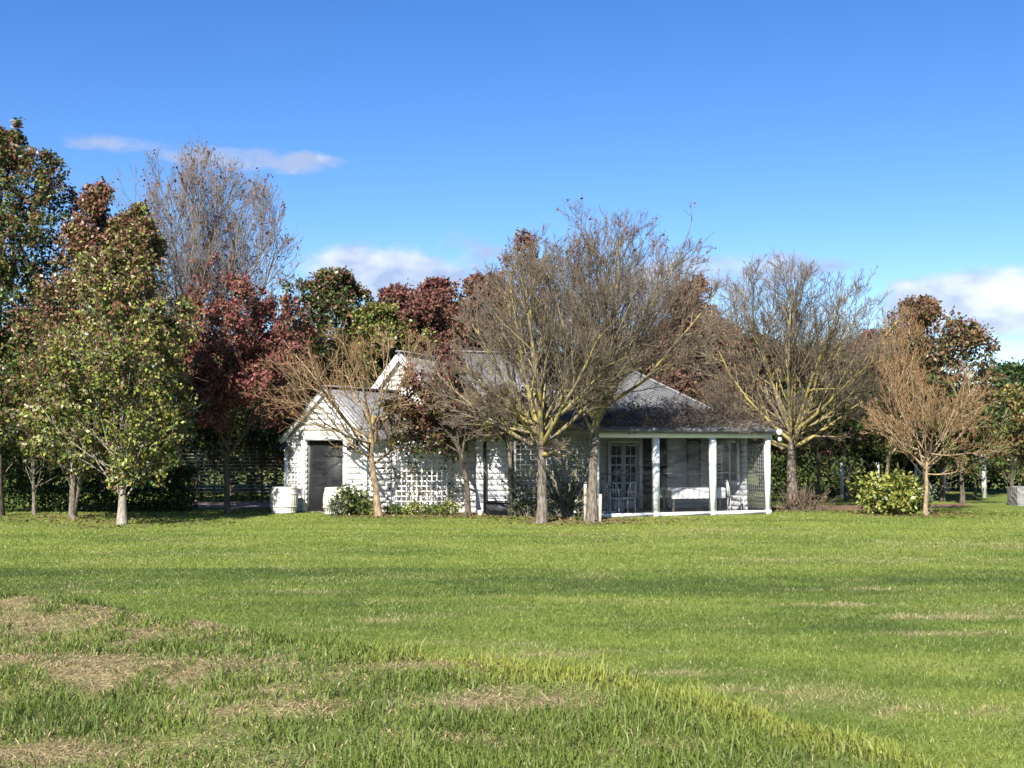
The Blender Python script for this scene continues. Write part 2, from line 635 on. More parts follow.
def build_ground():
    xs = np.unique(np.concatenate([np.linspace(-700, -30, 24), np.arange(-30, -9, 0.6), np.arange(-9, 6, 0.1), np.arange(6, 30, 0.6), np.linspace(30, 700, 24)]))
    ys = np.unique(np.concatenate([np.linspace(-200, 3, 14), np.arange(3, 17, 0.11), np.arange(17, 40, 0.4), np.linspace(40, 80, 16), np.linspace(80, 1500, 20)]))
    X, Y = np.meshgrid(xs, ys)
    Z = gz(X, Y)
    V = np.stack([X, Y, Z], -1).reshape(-1, 3)
    nx, ny = len(xs), len(ys)
    i = np.arange(nx * ny).reshape(ny, nx)
    Q = np.stack([i[:-1, :-1], i[:-1, 1:], i[1:, 1:], i[1:, :-1]], -1).reshape(-1, 4)
    x, y = V[:, 0], V[:, 1]
    c = turf_colour(x, y) * 0.85
    d = dryness(x, y)[:, None]
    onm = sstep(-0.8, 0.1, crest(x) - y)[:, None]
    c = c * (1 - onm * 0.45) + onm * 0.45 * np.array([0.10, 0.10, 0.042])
    d = d * 0.9
    c = c * (1 - d) + d * (0.25 * STRAW + 0.75 * SOIL)
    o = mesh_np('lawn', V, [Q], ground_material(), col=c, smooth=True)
    tag(o, 'mown green lawn with a rough grassy bank in front', 'lawn', kind='structure')


build_ground()


def blades(rng, x, y, h, w, lean, colr, two=True):
    n = len(x)
    z = gz(x, y) - 0.004
    az = rng.uniform(0, 2 * PI, n)
    s = np.stack([np.cos(az), np.sin(az), np.zeros(n)], 1) * w[:, None] / 2
    la = rng.uniform(0, 2 * PI, n)
    ld = np.stack([np.cos(la), np.sin(la), np.zeros(n)], 1) * (lean * h)[:, None]
    p = np.stack([x, y, z], 1)
    up = np.array([0, 0, 1.]) * h[:, None]
    if two:
        mid = p + up * 0.6 + ld * 0.35
        tip = p + up * (1 - 0.25 * np.minimum(lean, 1.5))[:, None] + ld
        V = np.stack([p - s, p + s, mid + s * 0.75, mid - s * 0.75, tip], 1).reshape(-1, 3)
        b = np.arange(n)[:, None] * 5
        Fs = [b + np.array([0, 1, 2, 3]), b + np.array([3, 2, 4])]
        col = np.repeat(colr, 5, axis=0)
    else:
        tip = p + up + ld
        V = np.stack([p - s, p + s, tip], 1).reshape(-1, 3)
        b = np.arange(n)[:, None] * 3
        Fs = [b + np.array([0, 1, 2])]
        col = np.repeat(colr, 3, axis=0)
    return V, Fs, col


def scatter(rng, n, d0, d1, half=0.455, power=1.0):
    """points in the wedge in front of the camera, denser near"""
    u = rng.uniform(0, 1, n)
    d = (d0 ** power + u * (d1 ** power - d0 ** power)) ** (1 / power)
    x = rng.uniform(-1, 1, n) * (d * half + 0.6)
    return x, d


def build_grass():
    rng = np.random.default_rng(5)
    # rough bank
    x, y = scatter(rng, 420000, 4.6, 16.5, power=1.25)
    s = crest(x) - y
    keep = (s > -0.55 + rng.normal(0, 0.2, len(x)))
    x, y, s = x[keep], y[keep], s[keep]
    d = dryness(x, y)
    tuft = fbm(x * 2.6, y * 2.6, 81)
    keep = rng.uniform(0, 1, len(x)) < np.clip(0.25 + 2.4 * (tuft - 0.28), 0.1, 1) * (1 - 0.40 * d) + 0.7 * np.exp(-((s + 0.05) / 0.42) ** 2)
    x, y, s, d, tuft = [q[keep] for q in (x, y, s, d, tuft)]
    n = len(x)
    dist = np.hypot(x, y)
    rim = np.exp(-((s + 0.05) / 0.46) ** 2)
    fringe_light = rim * (1.35 * sstep(-1.2, 0.2, x) - 0.6)  # sunlit right and shaded left of the crest, put into blade colour
    h = rng.gamma(6, 0.0098, n) * (0.55 + 1.2 * tuft) * (1 - 0.72 * np.clip(d, 0, 1)) * (1 + 0.3 * rim * (0.4 + tuft)) * 0.88
    w = rng.uniform(0.0045, 0.0085, n) * (0.7 + dist / 16)
    lean = rng.uniform(0.15, 1.0, n) + d * 0.8
    g = np.clip(0.46 + (fbm(x * 1.3, y * 1.3, 83) - 0.5) * 0.7 + rng.normal(0, 0.17, n) + fringe_light * 0.45, 0, 1)[:, None]
    c = np.where(g < 0.5, G_DEEP + (G_MID - G_DEEP) * g * 2, G_MID + (G_LITE - G_MID) * (g - 0.5) * 2)
    lm = (np.clip(rim * 1.1, 0, 1) * sstep(-1.6, -0.2, x) * rng.uniform(0.3, 1, n))[:, None]
    c = c * (1 - lm) + lm * np.array([0.27, 0.285, 0.048])  # sunlit lime painted into the right crest blades
    st = (rng.uniform(0, 1, n) < (0.12 + 0.10 * sstep(0, -4, x) + 0.75 * d))[:, None]
    c = np.where(st, STRAW * rng.uniform(0.6, 1.25, (n, 1)), c)
    h = np.where(st[:, 0], h * 0.55, h)
    lean = np.where(st[:, 0], lean + 0.7, lean)
    V, Fs, col = blades(rng, x, y, h, w, lean, c)
    o = mesh_np('rough_grass', V, Fs, M['grass'], col=col)
    tag(o, 'long rough grass mixed with straw on the near bank', 'grass', kind='stuff')
    # dead straw lying flat
    x, y = scatter(rng, 420000, 4.6, 15.5, power=1.3)
    s = crest(x) - y
    d = dryness(x, y)
    keep = (s > -0.8) & (rng.uniform(0, 1, len(x)) < d * 1.1 + 0.02)
    x, y = x[keep], y[keep]
    n = len(x)
    h = rng.uniform(0.010, 0.034, n)
    V, Fs, col = blades(rng, x, y, h, rng.uniform(0.004, 0.009, n), rng.uniform(1.5, 4.5, n), STRAW * rng.uniform(0.35, 1.35, (n, 1)))
    o = mesh_np('dead_straw', V, Fs, M['grass'], col=col)
    tag(o, 'pale dead straw lying in dry patches of the bank', 'straw', kind='stuff')
    # mown lawn
    x, y = scatter(rng, 520000, 6.0, 38, half=0.45, power=0.9)
    s = crest(x) - y
    keep = s < -0.3 + rng.normal(0, 0.2, len(x))
    x, y = x[keep], y[keep]
    n = len(x)
    d = dryness(x, y)
    h = rng.uniform(0.02, 0.045, n)
    w = rng.uniform(0.006, 0.011, n) * (0.5 + y / 14)
    c = turf_colour(x, y, rng.normal(0, 0.14, n))
    st = (rng.uniform(0, 1, n) < (0.012 + 0.75 * d))[:, None]
    c = np.where(st, np.array([0.33, 0.30, 0.13]) * rng.uniform(0.7, 1.2, (n, 1)), c)
    V, Fs, col = blades(rng, x, y, h, w, rng.uniform(0.2, 1.2, n), c, two=False)
    o = mesh_np('mown_grass', V, Fs, M['grass'], col=col)
    tag(o, 'short mown grass of the wide green lawn', 'grass', kind='stuff')


build_grass()


def patch(name, pts, z, mt, label, cat, kind='structure', seed=0):
    """flat irregular sheet on the ground"""
    rng = np.random.default_rng(seed)
    P = []
    n = len(pts)
    for i in range(n):
        a, b = np.array(pts[i]), np.array(pts[(i + 1) % n])
        k = max(2, int(np.linalg.norm(b - a) / 0.25))
        for j in range(k):
            q = a + (b - a) * j / k
            P.append(q + rng.normal(0, 0.06, 2))
    P = np.array(P)
    c = P.mean(0)
    V = np.concatenate([[[c[0], c[1], z]], np.column_stack([P, np.full(len(P), z)])])
    k = len(P)
    T = np.array([[0, 1 + i, 1 + (i + 1) % k] for i in range(k)])
    V[:, 2] += gz(V[:, 0], V[:, 1])
    o = mesh_np(name, V, [T], mt)
    return tag(o, label, cat, kind=kind)


M['mulch'] = mat('bark_mulch', (0.20, 0.115, 0.07), 0.95, 0.4, 14, 0.9, dirt=(0.09, 0.055, 0.035))
M['gravel'] = mat('pink_gravel', (0.38, 0.27, 0.21), 0.95, 0.3, 20, 0.6, dirt=(0.24, 0.17, 0.13))

# ------------------------------------------------------------------ the cottage
COT = empty('weatherboard_cottage', (0, 37, 0), 'white weatherboard cottage with grey gabled roofs and a screened verandah', 'cottage')


def clap(mb, A, B, z0, z1, holes=(), lo=None, hi=None, row=0.17, t=0.10):
    """weatherboards from A to B (xy), outside to the right of A->B"""
    A, B = np.array(A, float), np.array(B, float)
    L = np.linalg.norm(B - A)
    u = (B - A) / L
    nrm = np.array([u[1], -u[0]])
    zs = set(np.arange(z0, z1 - 0.02, row).tolist() + [z1])
    for h in holes:
        for q in (h[2], h[3]):
            if z0 < q < z1:
                zs.add(q)
    zs = sorted(zs)
    zs = [z for i, z in enumerate(zs) if i == 0 or z - zs[i - 1] > 1e-4]
    for za, zb in zip(zs[:-1], zs[1:]):
        zm = (za + zb) / 2
        iv = [(lo(zm) if lo else 0.0, hi(zm) if hi else L)]
        for h in holes:
            if h[2] < zm < h[3]:
                nv = []
                for a, b in iv:
                    if h[0] > a:
                        nv.append((a, min(b, h[0])))
                    if h[1] < b:
                        nv.append((max(a, h[1]), b))
                iv = [q for q in nv if q[1] - q[0] > 1e-3]
        for a, b in iv:
            if b - a < 1e-3:
                continue
            pa, pb = A + u * a, A + u * b
            f0, f1 = nrm * 0.032, nrm * 0.010
            bk = -nrm * t
            mb.hexa([[*(pa + f0), za], [*(pb + f0), za], [*(pb + bk), za], [*(pa + bk), za],
                     [*(pa + f1), zb], [*(pb + f1), zb], [*(pb + bk), zb], [*(pa + bk), zb]])


def lattice(mb, A, B, z0, z1, pitch=0.13, w=0.03, t=0.012, off=0.0):
    A, B = np.array(A, float), np.array(B, float)
    L = np.linalg.norm(B - A)
    u = (B - A) / L
    nrm = np.array([u[1], -u[0]])
    A = A + nrm * off
    for i in range(int(L / pitch) + 1):
        p = A + u * min(i * pitch + w / 2, L)
        c = np.array([*p, (z0 + z1) / 2])
        mb.box(c, [*(u * w / 2), 0], [*(nrm * t / 2), 0], [0, 0, (z1 - z0) / 2])
    for j in range(int((z1 - z0) / pitch) + 1):
        z = min(z0 + j * pitch + w / 2, z1)
        c = np.array([*(A + u * L / 2 + nrm * (t + 0.002)), z])
        mb.box(c, [*(u * L / 2), 0], [*(nrm * t / 2), 0], [0, 0, w / 2])


def frame(mb, A, u, nrm, s0, s1, z0, z1, w=0.09, t=0.05, off=0.03, sill=True):
    """four boards round an opening"""
    def b(sa, sb, za, zb, o=0.0):
        c = A + u * (sa + sb) / 2 + nrm * (off + o)
        mb.box([*c, (za + zb) / 2], [*(u * (sb - sa) / 2), 0], [*(nrm * t / 2), 0], [0, 0, (zb - za) / 2])
    b(s0 - w, s0, z0, z1 + w)
    b(s1, s1 + w, z0, z1 + w)
    b(s0, s1, z1, z1 + w)
    if sill:
        b(s0 - w - 0.02, s1 + w + 0.02, z0 - w, z0 - 0.002, 0.02)


def slab_roof(mb, quad, t=0.07, corr=0.0):
    """quad: 4 points, eave a->b, ridge c<-d order a,b,c,d; thickness downwards"""
    q = np.array(quad, float)
    n = np.cross(q[1] - q[0], q[3] - q[0])
    n /= np.linalg.norm(n)
    if n[2] < 0:
        n = -n
    mb.hexa([*(q - n * t), *q])
    # standing ribs of the sheet roof, from eave to ridge
    Le = np.linalg.norm(q[1] - q[0])
    k = int(Le / 0.19)
    for i in range(k + 1):
        f = (i + 0.5) / (k + 1)
        a = q[0] + (q[1] - q[0]) * f
        b = q[3] + (q[2] - q[3]) * f
        if np.linalg.norm(b - a) < 0.15:
            continue
        mb.bar(a + n * 0.008, b + n * 0.008, 0.05, 0.014, up=n)


# --- front wing with the glazed door (gable turned a little to the left)
b1 = math.radians(30)
f1 = np.array([math.sin(b1), math.cos(b1)])          # ridge direction, away
r1 = np.array([math.cos(b1), -math.sin(b1)])         # to the right along the gable
W1 = np.array([at(326, 448, 36.2).x, 36.2])
HW1, EV1, AP1, LEN1 = 1.56, 2.30, 3.72, 3.7
A1, B1 = W1 - r1 * HW1, W1 + r1 * HW1
wall = MB()
dS = (HW1 - 0.76, HW1 + 0.70)                         # door opening along the gable
clap(wall, A1, B1, 0, EV1, holes=[(dS[0], dS[1], -1, 2.18)])
sl1 = HW1 / (AP1 - EV1)
clap(wall, A1, B1, EV1, AP1 - 0.06, lo=lambda z: (z - EV1) * sl1, hi=lambda z: 2 * HW1 - (z - EV1) * sl1)
clap(wall, B1 + f1 * 0.101, B1 + f1 * LEN1, 0, EV1)
clap(wall, A1 + f1 * LEN1, A1 + f1 * 0.101, 0, EV1)
wall.build('wing_wall', M['white'], COT)
# roof of the wing
ro = MB()
ov = 0.16
ap = W1 - f1 * ov
pr = (AP1 - EV1) / HW1
for sgn in (-1, 1):
    e = ap + r1 * sgn * (HW1 + 0.16)
    ez = EV1 - 0.16 * pr + 0.07
    a = [*e, ez]
    bb = [*(e + f1 * (LEN1 + ov)), ez]
    cc = [*(ap + f1 * (LEN1 + ov)), AP1 + 0.07]
    dd = [*ap, AP1 + 0.07]
    slab_roof(ro, [a, bb, cc, dd] if sgn > 0 else [bb, a, dd, cc], 0.06)
ro.bar([*ap, AP1 + 0.10], [*(ap + f1 * (LEN1 + ov)), AP1 + 0.10], 0.22, 0.05)
ro.build('wing_roof', M['roof'], COT)
tr = MB()
for sgn in (-1, 1):
    e = W1 + r1 * sgn * (HW1 + 0.13) - f1 * (ov - 0.02)
    tr.bar([*e, EV1 - 0.13 * pr - 0.04], [*(W1 - f1 * (ov - 0.02) + r1 * sgn * 0.03), AP1 - 0.06], 0.035, 0.16)
    c = W1 + r1 * sgn * (HW1 - 0.045) - f1 * 0.05
    tr.box([*c, EV1 / 2], [*(r1 * 0.055), 0], [*(f1 * 0.025), 0], [0, 0, EV1 / 2])
tr.build('bargeboard', M['white_trim'], COT)
fr = MB()
frame(fr, A1, r1, -f1, dS[0], dS[1], 0.0, 2.18, w=0.13, t=0.05, off=0.055, sill=False)
fr.build('door_frame', M['white_trim'], COT)
# glazed double door, set back
dr = MB()
db = A1 + f1 * 0.22
dA, dB = dS[0] + 0.0, dS[1] - 0.0


def panel(mb, s0, s1, z0, z1, base, u, nrm, t=0.04):
    c = base + u * (s0 + s1) / 2
    mb.box([*c, (z0 + z1) / 2], [*(u * (s1 - s0) / 2), 0], [*(nrm * t / 2), 0], [0, 0, (z1 - z0) / 2])


mid = (dA + dB) / 2
for s0, s1 in ((dA, mid - 0.005), (mid + 0.005, dB)):
    panel(dr, s0, s0 + 0.07, 0.03, 2.12, db, r1, f1)
    panel(dr, s1 - 0.07, s1, 0.03, 2.12, db, r1, f1)
    for z in (0.03, 0.72, 1.08, 1.55, 2.04):
        panel(dr, s0 + 0.07, s1 - 0.07, z, z + 0.05, db, r1, f1)
DOOR = dr.build('glazed_door', M['lattice_grey'], COT)  # door frame greyed to stand for shade inside the porch
g = MB()
panel(g, dA + 0.001, dB - 0.001, 0.05, 2.10, db + f1 * 0.012, r1, f1, 0.008)
g.build('pane', M['glass'], DOOR)
g = MB()
g.tube([[*(db + r1 * (mid - 0.04) - f1 * 0.06), 1.0], [*(db + r1 * (mid - 0.04) - f1 * 0.06), 1.12]], 0.012, 6)
g.build('handle', M['black_metal'], DOOR)
rv = MB()
for s in (dA - 0.02, dB + 0.02):
    c = A1 + r1 * s + f1 * 0.19
    rv.box([*c, 1.09], [*(r1 * 0.018), 0], [*(f1 * 0.10), 0], [0, 0, 1.09])
c = A1 + r1 * mid + f1 * 0.19
rv.box([*c, 2.20], [*(r1 * (dB - dA) / 2), 0], [*(f1 * 0.07), 0], [0, 0, 0.02])
rv.box([*c, 0.012], [*(r1 * (dB - dA) / 2), 0], [*(f1 * 0.07), 0], [0, 0, 0.012])
g = MB()
panel(g, dA + 0.02, dB - 0.02, 0.03, 2.16, A1 + f1 * 0.13, r1, f1, 0.006)
g.build('screen_door', M['door_screen'], COT)
rv.build('door_reveal', M['lattice_grey'], COT)  # reveal darkened in colour as recess shade
# barn lamps on the gable
for s in (0.20, 2 * HW1 - 0.36):
    lb = MB()
    p = A1 + r1 * s - f1 * 0.04
    o_ = -f1
    z = 2.12
    lb.tube([[*p, z], [*(p + o_ * 0.10), z + 0.06], [*(p + o_ * 0.19), z + 0.03], [*(p + o_ * 0.20), z - 0.02]], 0.014, 6)
    lb.lathe([*(p + o_ * 0.01), z], [(0.0, -0.06), (0.05, -0.05), (0.05, 0.05), (0.0, 0.06)], 10)
    lamp = lb.build('wall_lamp', M['black_metal'], COT)
    sh = MB()
    sh.lathe([*(p + o_ * 0.20), z - 0.20], [(0.20, -0.03), (0.17, 0.05), (0.085, 0.10), (0.06, 0.21), (0.0, 0.215)], 14)
    sh.build('lamp_shade', M['black_metal'], lamp)
lt = MB()
lattice(lt, A1 + r1 * 0.10, A1 + r1 * 0.52, 0.1, 1.85, 0.14, 0.03, 0.012, 0.05)
lt.build('wall_trellis', M['white_trim'], COT)

# --- taller gable behind
b2 = math.radians(20)
f2 = np.array([math.sin(b2), math.cos(b2)])
r2 = np.array([math.cos(b2), -math.sin(b2)])
W2 = np.array([at(401, 448, 39.3).x, 39.3])
HW2, EV2, AP2, LEN2 = 2.1, 2.45, 5.0, 6.5
A2, B2 = W2 - r2 * HW2, W2 + r2 * HW2
wall = MB()
clap(wall, A2, B2, 0, EV2)
sl2 = HW2 / (AP2 - EV2)
clap(wall, A2, B2, EV2, AP2 - 0.06, lo=lambda z: (z - EV2) * sl2, hi=lambda z: 2 * HW2 - (z - EV2) * sl2)
clap(wall, B2 + f2 * 0.101, B2 + f2 * LEN2, 0, EV2)
clap(wall, A2 + f2 * LEN2, A2 + f2 * 0.101, 0, EV2)
wall.build('gable_wall', M['white'], COT)
ro = MB()
ap = W2 - f2 * 0.22
pr = (AP2 - EV2) / HW2
for sgn in (-1, 1):
    e = ap + r2 * sgn * (HW2 + 0.2)
    ez = EV2 - 0.2 * pr + 0.08
    a = [*e, ez]
    bb = [*(e + f2 * LEN2), ez]
    cc = [*(ap + f2 * LEN2), AP2 + 0.08]
    dd = [*ap, AP2 + 0.08]
    slab_roof(ro, [a, bb, cc, dd] if sgn > 0 else [bb, a, dd, cc], 0.07)
ro.bar([*ap, AP2 + 0.11], [*(ap + f2 * LEN2), AP2 + 0.11], 0.24, 0.05)
ro.build('gable_roof', M['roof'], COT)
tr = MB()
for sgn in (-1, 1):
    e = W2 + r2 * sgn * (HW2 + 0.17) - f2 * 0.2
    tr.bar([*e, EV2 - 0.17 * pr - 0.05], [*(W2 - f2 * 0.2 + r2 * sgn * 0.03), AP2 - 0.07], 0.04, 0.2)
tr.build('bargeboard', M['white_trim'], COT)

# --- verandah frame: u along the front (recedes to the right), n to the back
th = math.radians(22)
vu = np.array([math.cos(th), math.sin(th)])
vn = np.array([-math.sin(th), math.cos(th)])
VO = np.array([at(655.5, 448, 34.2).x, 34.2])


def vp(s, n):
    return VO + vu * s + vn * n


BAY = 1.87
DEP = 3.3
# low front wall between wing and verandah, lean-to roof
LW0 = B1 + f1 * ((36.45 - B1[1]) / f1[1]) + np.array([0.05, 0])
LW1 = vp(-4.2, DEP) + np.array([0, 0.55])
wall = MB()
clap(wall, LW0, LW1, 0, 2.32)
wall.build('front_wall', M['white'], COT)
ro = MB()
slab_roof(ro, [[LW0[0] - 0.1, LW0[1] - 0.25, 2.38], [LW1[0] + 0.1, LW1[1] - 0.25, 2.38], [LW1[0] + 0.4, 39.6, 3.4], [LW0[0] + 1.7, 39.6, 3.4]], 0.06)
ro.build('lean_to_roof', M['roof'], COT)
lt = MB()
la, lb_ = np.array([at(386, 448, 35.75).x, 35.75]), np.array([at(447, 448, 35.75).x, 35.75])
lattice(lt, la, lb_, 0.05, 1.95, 0.15, 0.034, 0.014)
lt.build('wall_trellis', M['white_trim'], COT)

# main wall (weatherboard greyed in colour as shade, back wall of the verandah)
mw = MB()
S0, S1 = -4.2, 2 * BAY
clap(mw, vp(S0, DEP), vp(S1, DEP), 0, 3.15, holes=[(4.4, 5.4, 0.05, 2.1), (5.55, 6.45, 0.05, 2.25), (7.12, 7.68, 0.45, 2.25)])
mw.build('main_wall', M['shade_grey'], COT)
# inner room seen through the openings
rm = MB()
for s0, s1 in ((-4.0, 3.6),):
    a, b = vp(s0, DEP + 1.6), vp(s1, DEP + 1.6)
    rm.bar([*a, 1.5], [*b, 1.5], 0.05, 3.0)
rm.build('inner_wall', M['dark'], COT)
# french door with small panes
A3 = vp(S0, DEP)
fr = MB()
frame(fr, A3, vu, -vn, 4.4, 5.4, 0.05, 2.1, w=0.09, t=0.05, off=0.06, sill=False)
fr.build('door_frame', M['white_trim'], COT)
dr = MB()
for s0, s1 in ((4.405, 4.895), (4.905, 5.395)):
    for q in (s0, s1 - 0.07):
        panel(dr, q, q + 0.07, 0.06, 2.09, A3 + vn * 0.05, vu, vn)
    for q in (0.06, 0.55, 0.83, 1.11, 1.39, 1.67, 2.01):
        panel(dr, s0 + 0.07, s1 - 0.07, q, q + (0.28 if q == 0.06 else 0.06), A3 + vn * 0.05, vu, vn, 0.036)
    panel(dr, (s0 + s1) / 2 - 0.012, (s0 + s1) / 2 + 0.012, 0.4, 2.05, A3 + vn * 0.05, vu, vn, 0.03)
FD = dr.build('french_door', M['shade_grey'], COT)  # white door greyed in colour as verandah shade
g = MB()
panel(g, 4.41, 5.39, 0.3, 2.05, A3 + vn * 0.06, vu, vn, 0.006)
g.build('pane', M['glass'], FD)
# dark lattice door
dr = MB()
for q in (7.125, 7.61):
    panel(dr, q, q + 0.065, 0.46, 2.24, A3 + vn * 0.03, vu, vn)
for q in (0.46, 1.25, 2.17):
    panel(dr, 7.19, 7.61, q, q + 0.07, A3 + vn * 0.03, vu, vn, 0.036)
LD = dr.build('lattice_shutter', M['dark'], COT)
g = MB()
lattice(g, A3 + vu * 7.19 + vn * 0.06, A3 + vu * 7.61 + vn * 0.06, 0.5, 2.2, 0.085, 0.02, 0.01)
g.build('lattice', M['shade_grey'], LD)
# right end wall with the white window, lattice near the corner post
ew = MB()
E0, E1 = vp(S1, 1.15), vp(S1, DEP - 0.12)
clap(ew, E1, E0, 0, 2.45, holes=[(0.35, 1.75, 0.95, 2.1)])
ew.build('end_wall', M['shade_grey'], COT)
fr = MB()
eu = -vn
# the window faces the verandah inside (to the left)
frame(fr, E1, eu, -vu, 0.35, 1.75, 0.95, 2.1, w=0.12, t=0.05, off=0.13, sill=True)
WF = fr.build('window', M['white_trim'], COT)
g = MB()
panel(g, 0.35, 1.75, 0.95, 2.1, E1 - vu * 0.06, eu, vu, 0.01)
g.build('pane', M['glass'], WF)
g = MB()
for q in (0.80, 1.26):
    panel(g, q, q + 0.05, 0.95, 2.1, E1 - vu * 0.09, eu, vu, 0.04)
for i in range(9):
    panel(g, 0.36, 0.80, 1.0 + i * 0.12, 1.05 + i * 0.12, E1 - vu * 0.10, eu, vu, 0.03)
g.build('shutter', M['white_trim'], WF)
# liner so the wall reads from inside
lt = MB()
lattice(lt, vp(S1, 0.12), vp(S1, 1.1), 0.06, 2.25, 0.11, 0.028, 0.012)
lt.build('end_lattice', M['lattice_grey'], COT)
# deck, sill rail, posts, beam, screens
dk = MB()
a, b = vp(-BAY - 0.05, -0.06), vp(S1 + 0.05, -0.06)
c, d = vp(S1 + 0.05, DEP), vp(-BAY - 0.05, DEP)
dk.hexa([[*q, -0.05] for q in (a, b, c, d)] + [[*q, 0.055] for q in (a, b, c, d)])
dk.build('deck', M['deck'], COT)
rl = MB()
for i in range(-1, 2):
    p0, p1 = vp(i * BAY + 0.08, -0.02), vp((i + 1) * BAY - 0.08, -0.02)
    rl.bar([*p0, 0.075], [*p1, 0.075], 0.11, 0.09)
rl.build('bottom_rail', M['white_trim'], COT)
for i in range(-1, 3):
    pb = MB()
    p = vp(i * BAY, 0)
    wv = (0.05, 0.085, 0.085, 0.07)[i + 1]
    pb.box([*p, 1.12], [*(vu * wv), 0], [*(vn * 0.08), 0], [0, 0, 1.12])
    pb.box([*p, 0.06], [*(vu * (wv + 0.015)), 0], [*(vn * 0.095), 0], [0, 0, 0.06])
    pb.build('verandah_post', M['white_trim'], COT)
bm_ = MB()
bm_.bar([*vp(-BAY - 0.15, 0), 2.31], [*vp(S1 + 0.15, 0), 2.31], 0.12, 0.14)
bm_.build('verandah_beam', M['white_trim'], COT)
for i in range(-1, 2):
    sb = MB()
    p0, p1 = vp(i * BAY + 0.09, 0.03), vp((i + 1) * BAY - 0.09, 0.03)
    sb.hexa([[*p0, 0.12], [*p1, 0.12], [*(p1 + vn * 0.004), 0.12], [*(p0 + vn * 0.004), 0.12], [*p0, 2.24], [*p1, 2.24], [*(p1 + vn * 0.004), 2.24], [*(p0 + vn * 0.004), 2.24]])
    scn = sb.build('insect_screen', M['screen'], COT)
    mb_ = MB()
    mb_.bar([*(p0 + vn * 0.02), 1.22], [*(p1 + vn * 0.02), 1.22], 0.02, 0.025)
    mb_.build('mid_rail', M['black_metal'], scn)
# verandah roof and main roof
ZE, ZM, ZR, NR = 2.50, 3.2, 5.05, 6.4
ro = MB()
slab_roof(ro, [[*vp(-BAY - 0.5, -0.2), ZE], [*vp(S1 + 0.16, -0.2), ZE], [*vp(S1 + 0.16, DEP - 0.05), ZM], [*vp(-BAY - 0.5, DEP - 0.05), ZM]], 0.06)
ro.build('verandah_roof', M['roof'], COT)
ce = MB()
ce.hexa([[*q, z] for q, z in ((vp(-BAY - 0.3, 0.07), 2.40), (vp(S1 + 0.2, 0.07), 2.40), (vp(S1 + 0.2, DEP - 0.15), 3.05), (vp(-BAY - 0.3, DEP - 0.15), 3.05))]
        + [[*q, z + 0.02] for q, z in ((vp(-BAY - 0.3, 0.07), 2.40), (vp(S1 + 0.2, 0.07), 2.40), (vp(S1 + 0.2, DEP - 0.15), 3.05), (vp(-BAY - 0.3, DEP - 0.15), 3.05))])
ce.build('verandah_ceiling', M['interior'], COT)
gt = MB()
gt.bar([*vp(-BAY - 0.5, -0.26), ZE - 0.05], [*vp(S1 + 0.17, -0.26), ZE - 0.05], 0.11, 0.13)
gt.build('gutter', M['gutter'], COT)
ro = MB()
e0, e1 = vp(-3.9, DEP - 0.3), vp(S1 + 0.2, DEP - 0.3)
h0, h1 = vp(-3.9, NR), vp(1.5, NR)
bk0, bk1 = vp(-3.9, 2 * NR - DEP + 0.3), vp(S1 + 0.2, 2 * NR - DEP + 0.3)
ze = ZM - 0.12
slab_roof(ro, [[*e0, ze], [*e1, ze], [*h1, ZR], [*h0, ZR]], 0.07)
slab_roof(ro, [[*bk1, ze], [*bk0, ze], [*h0, ZR], [*h1, ZR]], 0.07)
slab_roof(ro, [[*e1, ze], [*bk1, ze], [*(h1 + vn * 0.01), ZR], [*(h1 - vn * 0.01), ZR]], 0.07)
ro.bar([*h0, ZR + 0.03], [*h1, ZR + 0.03], 0.24, 0.05)
ro.bar([*e1, ze + 0.03], [*h1, ZR + 0.03], 0.2, 0.05)
ro.build('main_roof', M['roof'], COT)
mw = MB()
clap(mw, vp(S1, DEP + 0.101), vp(S1, 2 * NR - DEP), 0, 3.1)
clap(mw, vp(S1 - 0.101, 2 * NR - DEP), vp(-4.2, 2 * NR - DEP), 0, 3.1)
mw.build('rear_wall', M['shade_grey'], COT)
# security floodlight and dark vertical strips on the main wall
fl = MB()
p = vp(S1 + 0.2, -0.35)
fl.lathe([*p, 2.33], [(0.0, 0.0), (0.07, 0.02), (0.09, 0.1), (0.06, 0.17), (0.0, 0.18)], 10)
fl.lathe([*(p + np.array([0.0, -0.06])), 2.14], [(0.0, 0.0), (0.05, 0.02), (0.06, 0.08), (0.04, 0.12), (0.0, 0.13)], 10)
fl.build('floodlight', M['white_trim'], COT)
dp = MB()
q = vp(-4.0, DEP - 0.14)
dp.tube([[*q, 0.02], [*q, 2.9]], 0.045, 8)
dp.build('dark_tube', M['black_metal'], COT)
dp = MB()
q = vp(-3.1, DEP - 0.10)
dp.bar([*q, 0.0], [*q, 2.9], 0.12, 0.10)
dp.build('dark_strip', M['dark'], COT)


# ------------------------------------------------------------------ trees
LUMP = np.random.default_rng(77)


